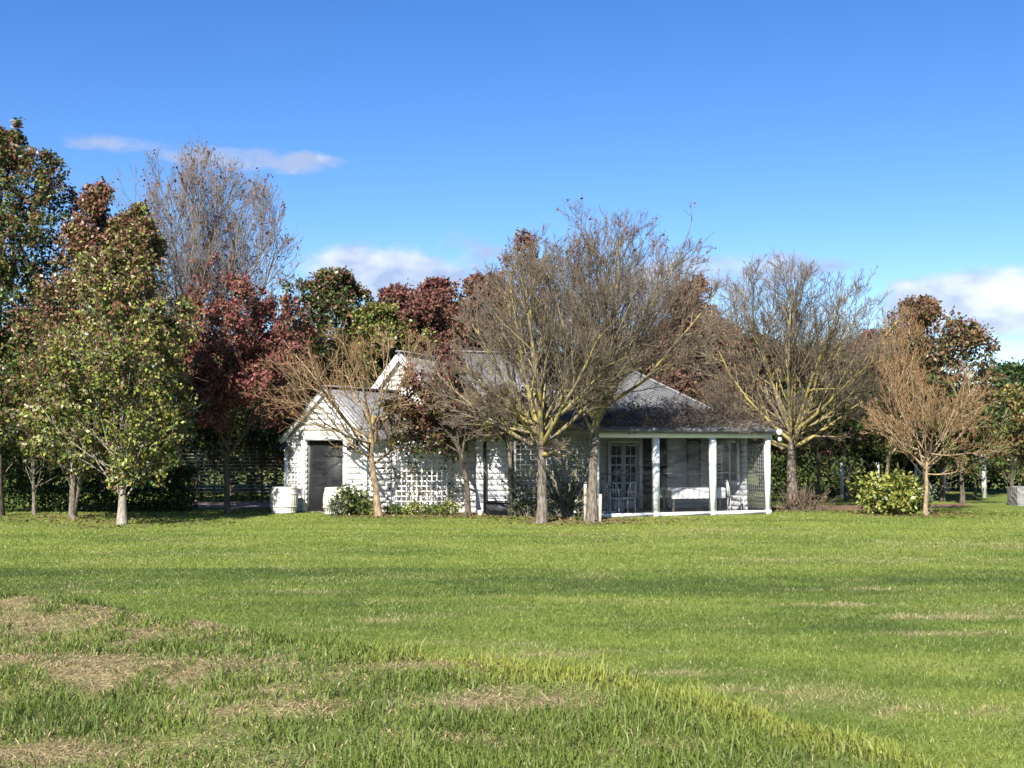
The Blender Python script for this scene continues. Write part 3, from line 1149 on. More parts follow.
class Envelope:
    """crown outline measured on the photograph at the tree's own distance: (py, centre px, half width px)"""

    def __init__(s, base, d, prof, seed=0, lump=0.16, wide=1.14):
        z, r, cx = [], [], []
        for py, c, hw in prof:
            p = at(c, py, d)
            z.append(p.z - base.z)
            cx.append(p.x - base.x)
            r.append(hw / F * d)
        o = np.argsort(z)
        s.z, s.r, s.cx = np.array(z)[o], np.array(r)[o] * wide, np.array(cx)[o]
        rg = np.random.default_rng(seed)
        s.ph = rg.uniform(0, 2 * PI, 6)
        s.lump = lump

    def inside(s, P):
        z = P[..., 2]
        r = np.interp(z, s.z, s.r, left=0, right=0)
        cx = np.interp(z, s.z, s.cx)
        dx, dy = P[..., 0] - cx, P[..., 1]
        a = np.arctan2(dy, dx)
        l = 1 + s.lump * (np.sin(3 * a + s.ph[0] + z * 1.3) + 0.7 * np.sin(5 * a + s.ph[1] - z * 2.1) + 0.6 * np.sin(2.9 * z + s.ph[2] + a))
        return np.hypot(dx, dy) < r * l

    def reach(s, p, d, lmax, n=14):
        t = np.linspace(0, 1, n + 1)[1:] * lmax[:, None] if np.ndim(lmax) else np.linspace(0, 1, n + 1)[1:][None] * np.full((len(p), 1), lmax)
        Q = p[:, None] + d[:, None] * t[:, :, None]
        ins = s.inside(Q)
        # last sample inside (allows starting outside, e.g. from the bare trunk)
        idx = np.where(ins.any(1), n - 1 - np.argmax(ins[:, ::-1], axis=1), 0)
        return t[np.arange(len(p)), idx], ins.any(1)


def unit(v):
    return v / (np.linalg.norm(v, axis=-1, keepdims=True) + 1e-9)


def grow(rng, p, d, L, n, jit, trop, curl=0.0):
    P = np.empty((len(p), n + 1, 3))
    P[:, 0] = p
    d = d.copy()
    up = np.array([0, 0, 1.])
    tr = np.broadcast_to(np.asarray(trop, float), (len(p),)) if np.ndim(trop) == 0 else trop
    for i in range(n):
        d = unit(d + rng.normal(0, jit, d.shape) + up * tr[:, None])
        P[:, i + 1] = P[:, i] + d * (L / n)[:, None]
    return P


def offshoot(rng, P, R, k, t0, t1, ang):
    """k children per polyline: start, dir, parent index, t, parent radius"""
    N_, n1 = P.shape[:2]
    n = n1 - 1
    par = np.repeat(np.arange(N_), k)
    t = t0 + (t1 - t0) * (np.tile(np.arange(k), N_) + rng.uniform(0, 1, N_ * k)) / k
    f = np.minimum(t * n, n - 1e-6)
    i = f.astype(int)
    w = (f - i)[:, None]
    a, b = P[par, i], P[par, i + 1]
    start = a + (b - a) * w
    tan = unit(b - a)
    r = R[par, i] * (1 - w[:, 0]) + R[par, i + 1] * w[:, 0]
    ref = unit(np.where(np.abs(tan[:, 2:3]) > 0.9, np.array([1., 0, 0]), np.array([0, 0, 1.])))
    A = unit(np.cross(tan, ref))
    B = np.cross(tan, A)
    phi = np.tile(np.arange(k), N_) * 2.39996 + np.repeat(rng.uniform(0, 2 * PI, N_), k) + rng.normal(0, 0.4, N_ * k)
    an = np.radians(rng.uniform(ang[0], ang[1], N_ * k))
    d = tan * np.cos(an)[:, None] + (A * np.cos(phi)[:, None] + B * np.sin(phi)[:, None]) * np.sin(an)[:, None]
    return start, d, par, t, r


def skeleton(seed, env, trunk, r0, rtop, levels):
    """levels: dicts k,t0,t1,ang,len,n,jit,trop,ratio,rmin,sides,fill,lich"""
    rng = np.random.default_rng(seed)
    tr = np.asarray(trunk, float)
    # resample the trunk smoothly
    k = 9
    s = np.linspace(0, len(tr) - 1, k)
    P = np.stack([np.interp(s, np.arange(len(tr)), tr[:, j]) for j in range(3)], 1)
    P[1:-1, :2] += rng.normal(0, r0 * 0.12, (k - 2, 2))
    R = r0 + (rtop - r0) * np.linspace(0, 1, k) ** 0.8
    R[-1] *= 0.45
    R[0] *= 1.38
    R[1] *= 1.06
    P[0, 2] = -0.06
    out = [dict(P=P[None], R=R[None], sides=10, lich=np.full((1, k), levels[0].get('tl', 0.0)) + np.linspace(0, levels[0].get('th', 0.2), k)[None])]
    cur = out[0]
    for lv in levels:
        P, R = cur['P'], cur['R']
        st, d, par, t, pr = offshoot(rng, P, R, lv['k'], lv.get('t0', 0.25), lv.get('t1', 1.0), lv['ang'])
        d = unit(d + np.array([0, 0, 1.]) * lv.get('lift', 0.0))
        if 'flat' in lv:
            d[:, 2] *= lv['flat']
            d = unit(d)
        plen = np.linalg.norm(P[:, 1:] - P[:, :-1], axis=2).sum(1)[par]
        if lv.get('fill'):
            L, ok = env.reach(st, d, lv.get('lmax', 8.0), 26)
            L = L * rng.uniform(lv['len'][0], lv['len'][1], len(L))
        else:
            L = plen * rng.uniform(lv['len'][0], lv['len'][1], len(t)) * (1.1 - 0.6 * t)
            L = np.minimum(L, lv.get('lmax', 9.0))
            al, ok = env.reach(st, d, L, 8)
            short = rng.uniform(0, 1, len(L)) > lv.get('stray', 0.1)
            L = np.where(short, al * rng.uniform(0.9, 1.1, len(L)), L)
            ok = ok | ~short
        ok = ok & (L > lv.get('lmin', 0.08))
        st, d, L, pr = st[ok], d[ok], L[ok], pr[ok]
        Pn = grow(rng, st, d, L, lv['n'], lv['jit'], lv['trop'])
        if lv.get('sag'):
            tt = np.linspace(0, 1, lv['n'] + 1) ** 2
            Pn[:, :, 2] -= tt[None] * (L * lv['sag'])[:, None]
        rr = np.clip(pr * lv['ratio'] * rng.uniform(0.8, 1.1, len(pr)), lv['rmin'], lv.get('rmax', 1))
        Rn = rr[:, None] * np.linspace(1, lv.get('taper', 0.4), lv['n'] + 1)[None]
        lc = np.full(Rn.shape, lv.get('lich', 0.0)) + rng.normal(0, 0.06, (len(Rn), 1)) + np.linspace(0, lv.get('lt', 0.0), lv['n'] + 1)[None]
        cur = dict(P=Pn, R=Rn, sides=lv['sides'], lich=lc)
        out.append(cur)
    return out


def wood(name, levels, mt, parent, origin, smooth=True):
    Vs, Qs, Ls, n = [], [], [], 0
    for l in levels:
        if not len(l['P']):
            continue
        V, Q = tubes(l['P'], l['R'], l['sides'])
        Vs.append(V)
        Qs.append(Q + n)
        n += len(V)
        Ls.append(np.repeat(l['lich'].ravel(), l['sides']))
    return mesh_np(name, np.concatenate(Vs), [np.concatenate(Qs)], mt, parent, origin, lich=np.concatenate(Ls), smooth=smooth)


def leaf_geom(rng, P, size, droop=0.3, wide=0.62):
    n = len(P)
    d = rng.normal(0, 1, (n, 3))
    d[:, 2] -= droop * 1.6
    d = unit(d)
    s = unit(np.cross(d, rng.normal(0, 1, (n, 3))))
    nn = np.cross(d, s)
    l = size * rng.uniform(0.6, 1.25, n)[:, None]
    fold = nn * l * rng.uniform(-0.05, 0.22, (n, 1))
    V = np.stack([P, P + d * l * 0.45 + s * l * wide / 2 + fold, P + d * l, P + d * l * 0.45 - s * l * wide / 2 + fold], 1).reshape(-1, 3)
    Q = np.arange(n * 4).reshape(n, 4)
    return V, Q


def leaves_on(rng, P, count, spread, tmin=0.2):
    """points along the polylines P"""
    N_, n1 = P.shape[:2]
    br = rng.integers(0, N_, count)
    f = rng.uniform(tmin, 1, count) * (n1 - 1) * 0.9999
    i = f.astype(int)
    w = (f - i)[:, None]
    q = P[br, i] * (1 - w) + P[br, i + 1] * w
    return q + rng.normal(0, spread, (count, 3)), br


PAL = {
    'dgreen': (0.022, 0.041, 0.010), 'green': (0.070, 0.110, 0.022), 'lime': (0.195, 0.215, 0.042), 'yellow': (0.22, 0.19, 0.045), 'olive': (0.105, 0.098, 0.030),
    'rust': (0.150, 0.070, 0.033), 'red': (0.185, 0.075, 0.052), 'crimson': (0.185, 0.055, 0.056), 'purple': (0.090, 0.036, 0.038), 'brown': (0.125, 0.082, 0.050), 'dred': (0.130, 0.055, 0.040),
    'grey': (0.13, 0.145, 0.10)}


def colours(rng, n, br, nb, zf, low, high, power=1.0):
    """low / high: lists of (name, weight) at the foot and the top of the crown; whole twigs turn colour together"""
    def pick(tab, u):
        w = np.array([q[1] for q in tab], float)
        c = np.cumsum(w / w.sum())
        return np.array([PAL[q[0]] for q in tab])[np.minimum(np.searchsorted(c, u), len(tab) - 1)]
    ub = rng.uniform(0, 1, nb)[br] if nb else rng.uniform(0, 1, n)
    u = np.where(rng.uniform(0, 1, n) < 0.45, ub, rng.uniform(0, 1, n))
    m = (rng.uniform(0, 1, n) < np.clip(zf, 0, 1) ** power)
    c = np.where(m[:, None], pick(high, u), pick(low, u))
    return c * rng.lognormal(0, 0.22, (n, 1)) * (1 + rng.normal(0, 0.06, (n, 3)))


def bare_levels(limb_ang=(22, 58), k=(9, 9, 8, 7, 2), lich=0.33, tw=0.0048, lift=0.15, up=0.08, limb_r=0.62, fillr=(0.8, 1.0), ratio2=0.5):
    return [
        dict(k=k[0], t0=0.56, t1=1.0, ang=limb_ang, len=fillr, fill=True, n=9, jit=0.06, trop=up * 0.9, ratio=limb_r, rmin=0.028, rmax=0.068, sides=7, lich=lich, taper=0.24, lift=lift, tl=-0.1, th=0.5),
        dict(k=k[1], t0=0.22, t1=0.98, ang=(18, 42), len=(0.38, 0.62), n=7, jit=0.08, trop=up * 0.9, ratio=ratio2, rmin=0.013, rmax=0.036, sides=5, lich=lich - 0.03, taper=0.3, lt=-0.10, stray=0.1),
        dict(k=k[2], t0=0.28, t1=1.0, ang=(18, 44), len=(0.4, 0.65), n=5, jit=0.09, trop=up * 1.3, ratio=0.55, rmin=0.0075, rmax=0.015, sides=4, lich=lich - 0.14, taper=0.45, stray=0.15),
        dict(k=k[3], t0=0.25, t1=1.0, ang=(16, 42), len=(0.4, 0.7), n=4, jit=0.09, trop=up * 2.2, ratio=0.6, rmin=tw * 1.1, rmax=tw * 1.5, sides=3, lich=-0.05, taper=0.6, lmax=0.8, stray=0.3),
        dict(k=k[4], t0=0.3, t1=1.0, ang=(16, 40), len=(0.45, 0.8), n=3, jit=0.09, trop=up * 3.0, ratio=0.8, rmin=tw * 0.8, rmax=tw, sides=3, lich=-0.05, taper=0.6, lmax=0.45, stray=0.5),
    ]


def tree_parts(root, sk, ntrunk, bark, twig, origin=(0, 0, 0)):
    wood('trunk', sk[:ntrunk], bark, root, origin)
    return wood('crown', sk[ntrunk:], twig, root, origin)


def bare_tree(name, label, px, d, py, prof, trunk_px, r0, levels, seed, bark, twig, tipleaves=None, group=None, ntrunk=3):
    base = at(px, py, d)
    base.z = float(gz(base.x, base.y))
    root = empty(name, base, label, 'tree', group)
    env = Envelope(base, d, prof, seed)
    tr = [np.array(at(q[0], q[1], d)) - np.array(base) for q in trunk_px]
    tr = [np.zeros(3)] + tr
    sk = skeleton(seed, env, tr, r0, r0 * 0.6, levels)
    tree_parts(root, sk, ntrunk, bark, twig)
    if tipleaves:
        n, size, tab, zmin = tipleaves
        rng = np.random.default_rng(seed + 1)
        P = sk[-2]['P']
        ztop = P[:, -1, 2].max()
        sel = P[(P[:, -1, 2] > ztop * zmin) & (rng.uniform(0, 1, len(P)) < 0.35)]
        q, br = leaves_on(rng, sel, n, 0.05, 0.5)
        V, Q = leaf_geom(rng, q, size)
        mesh_np('leaves', V, [Q], M['leaf_matt'], root, col=np.repeat(colours(rng, n, br, len(sel), np.zeros(n), tab, tab), 4, axis=0))
    return root


def leafy_tree(name, label, px, d, py, prof, trunk_px, r0, seed, nleaf, size, low, high, bark, group=None, style='leader', power=1.0, mt='leaf', k=(34, 7, 6), spread=0.07, stems=1, thin=None, droop=0.3, cat='tree'):
    base = at(px, py, d)
    base.z = float(gz(base.x, base.y))
    root = empty(name, base, label, cat, group)
    env = Envelope(base, d, prof, seed, 0.15, 1.36 if style == 'leader' else 1.2)
    tr = [np.zeros(3)] + [np.array(at(q[0], q[1], d)) - np.array(base) for q in trunk_px]
    rng = np.random.default_rng(seed + 1)
    if style == 'leader':
        lv = [dict(k=int(k[0] * 1.4), t0=0.16, t1=0.99, ang=(24, 78), len=(0.88, 1.0), fill=True, lmax=4.0, n=6, jit=0.09, trop=0.10, ratio=0.30, rmin=0.010, rmax=0.028, sides=5, lich=-0.3, taper=0.3, tl=-0.3, th=0.1),
              dict(k=k[1], t0=0.2, t1=1.0, ang=(25, 60), len=(0.4, 0.7), n=4, jit=0.12, trop=0.05, ratio=0.5, rmin=0.007, rmax=0.02, sides=4, lich=-0.4, taper=0.4),
              dict(k=k[2], t0=0.15, t1=1.0, ang=(25, 60), len=(0.5, 0.8), n=3, jit=0.12, trop=0.05, ratio=0.6, rmin=0.004, rmax=0.008, sides=3, lich=-0.4, taper=0.6, lmax=0.6, stray=0.2)]
    else:
        lv = [dict(k=k[0], t0=0.6, t1=1.0, ang=(10, 62), len=(0.78, 1.0), fill=True, lmax=7.0, n=8, jit=0.08, trop=0.06, ratio=0.55, rmin=0.02, rmax=0.07, sides=6, lich=-0.1, taper=0.25, tl=-0.2, th=0.2),
              dict(k=k[1], t0=0.2, t1=1.0, ang=(25, 60), len=(0.38, 0.62), n=5, jit=0.12, trop=0.04, ratio=0.5, rmin=0.009, rmax=0.025, sides=4, lich=-0.2, taper=0.35),
              dict(k=k[2], t0=0.15, t1=1.0, ang=(25, 60), len=(0.4, 0.7), n=4, jit=0.12, trop=0.04, ratio=0.6, rmin=0.004, rmax=0.010, sides=3, lich=-0.3, taper=0.5, lmax=0.9, stray=0.2)]
    sk = skeleton(seed, env, tr, r0, 0.012 if style == 'leader' else r0 * 0.7, lv)
    if stems > 1:
        for j in range(stems - 1):
            a = rng.uniform(0, 2 * PI)
            dirn = np.array([math.cos(a) * 0.5, math.sin(a) * 0.5, 1.0])
            Pj = np.array([[0, 0, 0.0], dirn * 0.7, dirn * 1.6 + [0, 0, 0.4], dirn * 2.2 + [0, 0, 1.6]])
            sk[0].setdefault('extra', []).append(Pj)
    tw = list(sk)
    if sk[0].get('extra'):
        E = np.stack(sk[0]['extra'])
        tw.append(dict(P=E, R=np.full(E.shape[:2], r0 * 0.6) * np.linspace(1, 0.4, 4)[None], sides=7, lich=np.full(E.shape[:2], -0.2)))
    wood('trunk', tw, bark, root, (0, 0, 0))
    P = sk[-1]['P']
    # some twigs have already dropped their leaves: gaps in the crown
    keep = rng.uniform(0, 1, len(P)) < 0.74
    P = P[keep]
    nleaf = int(nleaf * 2.5)
    q, br = leaves_on(rng, P, nleaf, spread)
    zr = (env.z[0], env.z[-1])
    zf = (q[:, 2] - zr[0]) / (zr[1] - zr[0])
    if thin:
        kp = rng.uniform(0, 1, len(q)) < np.interp(zf, thin[0], thin[1])
        q, br, zf = q[kp], br[kp], zf[kp]
    kp = q[:, 2] > 0.1
    q, br, zf = q[kp], br[kp], zf[kp]
    V, Q = leaf_geom(rng, q, size, droop)
    c = colours(rng, len(q), br, len(P), zf, low, high, power)
    mesh_np('crown', V, [Q], M[mt], root, col=np.repeat(c, 4, axis=0))
    return root


# ---- left group, in leaf
leafy_tree('leafy_tree', 'front leafy green tree with pale flared trunk at the lawn edge', 122, 30.8, 524,
           [(498, 122, 14), (484, 122, 42), (462, 122, 56), (440, 124, 60), (380, 126, 60), (320, 124, 54), (270, 128, 40), (235, 132, 24), (212, 136, 12), (198, 138, 4)],
           [(122, 490), (121, 440), (124, 330), (134, 206)], 0.120, 11, 15500, 0.112,
           [('lime', 5.5), ('green', 2.6), ('dgreen', 1.4), ('olive', 1.6), ('yellow', 1.2), ('brown', 0.8)], [('rust', 2), ('red', 1.3), ('olive', 2), ('lime', 1), ('brown', 2)], M['bark_pale'], power=1.5, k=(40, 7, 6))
leafy_tree('leafy_tree', 'several-stemmed leafy tree with reddish top left of the pale trunk', 73, 33, 518,
           [(494, 73, 14), (478, 74, 42), (460, 74, 52), (400, 74, 55), (330, 80, 48), (270, 88, 34), (220, 92, 18), (190, 94, 9), (174, 95, 3)],
           [(72, 480), (74, 400), (84, 280), (94, 182)], 0.10, 12, 13500, 0.112,
           [('green', 3), ('lime', 2.4), ('dgreen', 1.5), ('olive', 2), ('brown', 1.2), ('rust', .6)], [('rust', 2.5), ('red', 2.4), ('brown', 2), ('olive', 1)], M['bark_grey'], power=1.0, k=(36, 7, 6), stems=4)
leafy_tree('leafy_tree', 'tallest dark green leafy tree at the far left edge', -2, 34.5, 517,
           [(450, 0, 20), (420, 0, 52), (340, 0, 66), (260, 2, 64), (200, 4, 58), (160, 2, 44), (140, 0, 24), (128, 2, 6)],
           [(-2, 450), (0, 300), (2, 132)], 0.15, 13, 19000, 0.118,
           [('dgreen', 4), ('green', 2.5), ('lime', 1.5), ('olive', 1), ('brown', .5)], [('dgreen', 2), ('rust', 2.2), ('red', 1.0), ('green', 2), ('olive', 1)], M['bark_dark'], power=1.3, k=(42, 7, 6))
leafy_tree('leafy_tree', 'small green tree on a thin stem under the tallest left tree', 34, 35.0, 514,
           [(498, 34, 20), (478, 32, 42), (420, 30, 48), (370, 30, 42), (330, 30, 26), (310, 30, 5)],
           [(34, 480), (31, 400), (30, 315)], 0.055, 14, 9500, 0.112,
           [('green', 3), ('lime', 1.5), ('dgreen', 1.5), ('olive', 1)], [('green', 2), ('lime', 2), ('brown', 1.5), ('rust', 1)], M['bark_grey'], k=(30, 7, 6))
# ---- tall nearly bare tree behind them
lv = bare_levels((8, 58), (16, 11, 8, 5, 2), 0.02, 0.0056, 0.25, 0.09)
bare_tree('bare_tree', 'tall nearly bare tree with red leaves left on its highest tips', 178, 37.0, 512,
          [(440, 180, 10), (400, 195, 78), (340, 214, 108), (280, 214, 110), (230, 204, 94), (190, 192, 76), (160, 184, 54), (144, 182, 20)],
          [(178, 440), (182, 395)], 0.17, lv, 21, M['bark_grey'], M['twig_grey'], (1700, 0.12, [('red', 1), ('purple', 1), ('rust', 1.4)], 0.55))
leafy_tree('crimson_tree', 'crimson-leaved spreading tree left of the porch gable', 228, 36.0, 513,
           [(440, 240, 40), (420, 240, 70), (380, 238, 74), (330, 234, 70), (295, 228, 56), (262, 220, 30), (248, 216, 8)],
           [(226, 470), (228, 430)], 0.09, 15, 12500, 0.115,
           [('crimson', 3.5), ('red', 1.5), ('purple', 1.2), ('rust', 1.2), ('brown', 1.6)], [('red', 2), ('rust', 2), ('crimson', 2), ('brown', 2)], M['bark_dark'], style='vase', power=1.2, mt='leaf_matt', k=(10, 9, 8))

# ---- trees behind the cottage
DK_LOW = [('dgreen', 3), ('green', 1.5), ('olive', 1), ('dred', 0.5)]
leafy_tree('leafy_tree', 'round dark green tree with rusty top behind the porch gable', 336, 45, 500,
           [(430, 336, 30), (390, 336, 44), (340, 336, 46), (305, 336, 40), (285, 334, 28), (272, 334, 8)],
           [(336, 430), (336, 340), (335, 276)], 0.14, 31, 9500, 0.15, DK_LOW, [('dgreen', 2), ('dred', 1.6), ('olive', 1.2), ('rust', 0.5), ('green', 1)], M['bark_dark'], k=(34, 7, 6))
leafy_tree('leafy_tree', 'yellowish green tree between the dark and red ones behind the roofs', 376, 44, 500,
           [(430, 376, 30), (390, 376, 38), (340, 376, 36), (318, 376, 24), (305, 376, 5)],
           [(376, 430), (376, 310)], 0.09, 32, 6500, 0.14, [('green', 3), ('olive', 2), ('lime', 1), ('dred', 1)], [('lime', 1.4), ('olive', 2), ('rust', 1), ('green', 2)], M['bark_dark'], k=(28, 6, 6))
leafy_tree('leafy_tree', 'shorter of two dark red trees behind the tall gable', 398, 46, 500,
           [(430, 398, 30), (380, 398, 40), (330, 398, 40), (305, 398, 28), (287, 398, 6)],
           [(398, 430), (398, 292)], 0.10, 33, 8000, 0.14, [('dred', 2), ('purple', 2), ('olive', 2), ('dgreen', 1.5)], [('red', 1.6), ('purple', 2), ('dred', 2), ('brown', 1)], M['bark_dark'], mt='leaf_matt', k=(28, 6, 6))
leafy_tree('leafy_tree', 'taller dark red tree behind the tall gable ridge', 437, 46, 500,
           [(430, 437, 34), (380, 437, 44), (330, 437, 44), (300, 437, 32), (280, 437, 7)],
           [(437, 430), (437, 286)], 0.11, 34, 9500, 0.14, [('dred', 2), ('purple', 1.5), ('dgreen', 1.5), ('olive', 1.5)], [('red', 1.8), ('purple', 2), ('dred', 2.4), ('rust', .6)], M['bark_dark'], mt='leaf_matt', k=(30, 6, 6))
leafy_tree('leafy_tree', 'brownish red tree rising left behind the lichen tree', 482, 45, 500,
           [(430, 482, 32), (380, 482, 44), (330, 482, 44), (295, 482, 30), (272, 484, 6)],
           [(482, 430), (482, 278)], 0.10, 35, 7500, 0.14, [('brown', 2), ('olive', 1.5), ('dred', 2)], [('red', 1.2), ('rust', 2), ('brown', 2), ('purple', 1)], M['bark_dark'], mt='leaf_matt', k=(28, 6, 6))
leafy_tree('leafy_tree', 'thin rust-leaved tree with upright top behind the bare centre trees', 527, 41, 505,
           [(430, 527, 20), (380, 527, 32), (320, 527, 32), (275, 526, 24), (245, 524, 14), (226, 524, 4)],
           [(527, 430), (526, 330), (524, 232)], 0.10, 36, 2600, 0.13, [('brown', 3), ('olive', 1.5), ('rust', 2)], [('rust', 2), ('brown', 2), ('dred', 1.6)], M['bark_dark'], mt='leaf_matt', k=(28, 6, 6))
leafy_tree('leafy_tree', 'dark red-brown tree behind the verandah roof between bare crowns', 694, 46, 500,
           [(430, 694, 20), (390, 694, 34), (340, 694, 34), (300, 692, 24), (276, 694, 5)],
           [(694, 430), (694, 280)], 0.11, 37, 5000, 0.14, [('brown', 3), ('dred', 2), ('olive', 1)], [('dred', 2), ('rust', 1.5), ('brown', 2), ('purple', 1)], M['bark_dark'], mt='leaf_matt', k=(28, 6, 6))
leafy_tree('leafy_tree', 'twin-topped green and rust tree behind the orange twigged tree', 925, 43, 505,
           [(450, 930, 44), (400, 940, 46), (360, 942, 40), (340, 935, 36), (322, 930, 30), (303, 922, 14), (296, 920, 4)],
           [(925, 460), (922, 400), (920, 303)], 0.12, 38, 8500, 0.14, [('green', 2.2), ('dgreen', 2.5), ('olive', 2), ('brown', 1), ('lime', .5)], [('rust', 2), ('dred', 1.2), ('brown', 2), ('olive', 1)], M['bark_dark'], power=0.9, k=(34, 7, 6))
leafy_tree('leafy_tree', 'yellow-brown tree at the right edge of the picture', 1012, 50, 503,
           [(480, 1012, 22), (455, 1012, 36), (420, 1012, 38), (400, 1012, 26), (388, 1012, 6)],
           [(1012, 470), (1012, 395)], 0.09, 39, 6000, 0.15, [('olive', 3), ('green', 1.5), ('brown', 2)], [('olive', 2), ('yellow', 1.4), ('rust', 1.5), ('green', 1)], M['bark_dark'], k=(26, 6, 6))

# ---- bare trees in front of the cottage
lv = bare_levels((20, 84), (16, 8, 5, 3, 1), 0.25, 0.0060, 0.0, 0.035, 0.55, ratio2=0.45, fillr=(0.85, 1.15))
lv[0]['t0'] = 0.45
lv[0]['jit'] = 0.12
lv[0]['rmax'] = 0.05
lv[1]['jit'] = lv[2]['jit'] = 0.15
bare_tree('bare_tree', 'low golden-barked bare tree spreading in front of the porch gable', 379, 34.3, 516,
          [(466, 366, 30), (440, 352, 92), (405, 352, 116), (370, 356, 100), (345, 362, 70), (322, 368, 24)],
          [(376, 490), (372, 462), (371, 440), (373, 415)], 0.105, lv, 41, M['bark_tan'], M['twig_tan'])
leafy_tree('purple_leaved_tree', 'small purple-leaved tree with dark trunk right of the white trellis', 468, 34.6, 516,
           [(476, 466, 22), (455, 462, 48), (420, 446, 50), (390, 436, 44), (365, 432, 36), (342, 430, 14)],
           [(467, 480), (461, 452), (447, 428)], 0.085, 42, 4200, 0.115, [('green', 1.5), ('olive', 2.2), ('brown', 1.5), ('lime', .5)], [('purple', 3), ('dred', 2), ('crimson', 1), ('brown', 1)], M['bark_dark'], style='vase', power=0.55, k=(9, 7, 7))
leafy_tree('stumpy_tree', 'short pale-stemmed tree with olive leaves beside the black trough', 511, 34.6, 516,
           [(472, 511, 18), (455, 512, 40), (425, 514, 44), (400, 512, 34), (385, 512, 8)],
           [(511, 480), (510, 455), (512, 420)], 0.085, 43, 5200, 0.11, [('olive', 2.5), ('green', 2), ('brown', 2), ('rust', .5)], [('olive', 2), ('brown', 2), ('rust', 1)], M['bark_grey'], style='vase', k=(10, 7, 7))
lv = bare_levels((10, 90), (24, 12, 7, 6, 2), 0.46, 0.0048, 0.04, 0.035)
bare_tree('bare_tree', 'bare tree with yellow lichen limbs and straight grey trunk, lawn centre', 541, 31.2, 523,
          [(462, 541, 20), (440, 545, 88), (400, 543, 104), (350, 543, 108), (300, 545, 98), (265, 548, 74), (240, 550, 40), (222, 552, 8)],
          [(542, 480), (541, 445), (541, 425)], 0.142, lv, 44, M['bark_grey'], M['twig_brown'])
lv = bare_levels((8, 84), (24, 12, 7, 6, 2), 0.40, 0.0048, 0.08, 0.045)
bare_tree('bare_tree', 'tallest bare tree with dark staked trunk at the verandah corner', 592, 31.8, 522,
          [(462, 596, 20), (438, 614, 80), (400, 634, 116), (350, 636, 116), (300, 630, 106), (260, 618, 84), (225, 600, 58), (200, 590, 26), (190, 588, 8)],
          [(593, 470), (596, 430), (596, 400)], 0.145, lv, 45, M['bark_grey'], M['twig_brown'], (260, 0.10, [('dred', 1), ('purple', 1)], 0.8))
lv = bare_levels((10, 92), (25, 12, 8, 5, 2), 0.47, 0.0058, 0.04, 0.035)
bare_tree('bare_tree', 'round bare tree with yellow lichen limbs right of the verandah', 793, 38.2, 511,
          [(470, 795, 20), (445, 796, 88), (400, 796, 104), (350, 796, 104), (310, 797, 98), (280, 800, 82), (262, 802, 50), (250, 802, 10)],
          [(792, 470), (792, 445), (794, 425)], 0.185, lv, 46, M['bark_grey'], M['twig_brown'])
lv = bare_levels((12, 92), (17, 8, 6, 5, 1), 0.2, 0.0060, 0.03, 0.04)
bare_tree('bare_tree', 'bare tree with orange-brown twigs and thin pale trunk, right of the shrub', 925, 34.6, 516,
          [(478, 928, 24), (462, 942, 70), (430, 950, 78), (395, 946, 70), (360, 936, 50), (335, 928, 26), (322, 922, 6)],
          [(927, 490), (926, 470), (928, 450)], 0.070, lv, 47, M['bark_tan'], M['twig_tan'])
lv = bare_levels((8, 50), (9, 7, 7, 5, 2), 0.28, 0.0058, 0.25, 0.07)
lv[0]['t0'] = 0.35
bare_tree('bare_tree', 'slender leaning bare tree with pale stem rising from the green shrub', 884, 36.0, 514,
          [(460, 890, 16), (430, 894, 34), (390, 896, 40), (350, 898, 38), (320, 898, 26), (300, 898, 6)],
          [(887, 470), (893, 430), (896, 380)], 0.060, lv, 48, M['bark_tan'], M['twig_tan'])

# ---- backdrop: rows of dark trees behind everything, copies of two kinds
P1 = leafy_tree('backdrop_tree', 'dark green backdrop tree', 512, 52, 493,
                [(485, 512, 40), (450, 512, 62), (410, 512, 58), (385, 512, 36), (370, 512, 8)],
                [(512, 470), (512, 376)], 0.16, 51, 7000, 0.24, [('dgreen', 4), ('green', 1), ('olive', 1)], [('dgreen', 3), ('olive', 1.5), ('dred', 1), ('brown', 1)], M['bark_dark'], mt='leaf_matt', k=(34, 6, 5), spread=0.14)
P2 = leafy_tree('backdrop_tree', 'reddish brown backdrop tree', 512, 52, 493,
                [(480, 512, 36), (450, 512, 56), (410, 512, 56), (380, 512, 36), (360, 512, 8)],
                [(512, 470), (512, 366)], 0.15, 52, 6500, 0.22, [('dgreen', 2), ('brown', 2), ('dred', 1.5), ('olive', 1.5)], [('dred', 2), ('brown', 2), ('rust', 1.2), ('purple', 1)], M['bark_dark'], mt='leaf_matt', k=(34, 6, 5), spread=0.14)
rb = np.random.default_rng(9)
BACK = [(-60, 50, 0, 1.35), (20, 54, 0, 1.3), (105, 51, 0, 1.35), (170, 55, 1, 1.25), (232, 50, 0, 1.1), (290, 53, 1, 1.35), (366, 54, 0, 1.3), (440, 54, 1, 1.4), (540, 53, 0, 1.0), (620, 55, 1, 1.2),
        (700, 52, 1, 1.3), (762, 54, 0, 1.2), (828, 51, 0, 1.1), (880, 55, 1, 1.25), (945, 53, 0, 0.9), (1100, 52, 0, 0.7)]
WHERE = ['beyond the left edge', 'behind the tallest left tree', 'behind the pale-trunked tree', 'behind the tall nearly bare tree', 'behind the slat fence', 'left of the porch gable, far behind', 'behind the porch roof',
         'behind the tall gable', 'behind the lichen tree', 'behind the staked tree', 'behind the hip of the main roof', 'behind the verandah corner', 'behind the round lichen tree', 'behind the green shrub', 'behind the orange twigged tree', 'past the right edge']
used = [False, False]
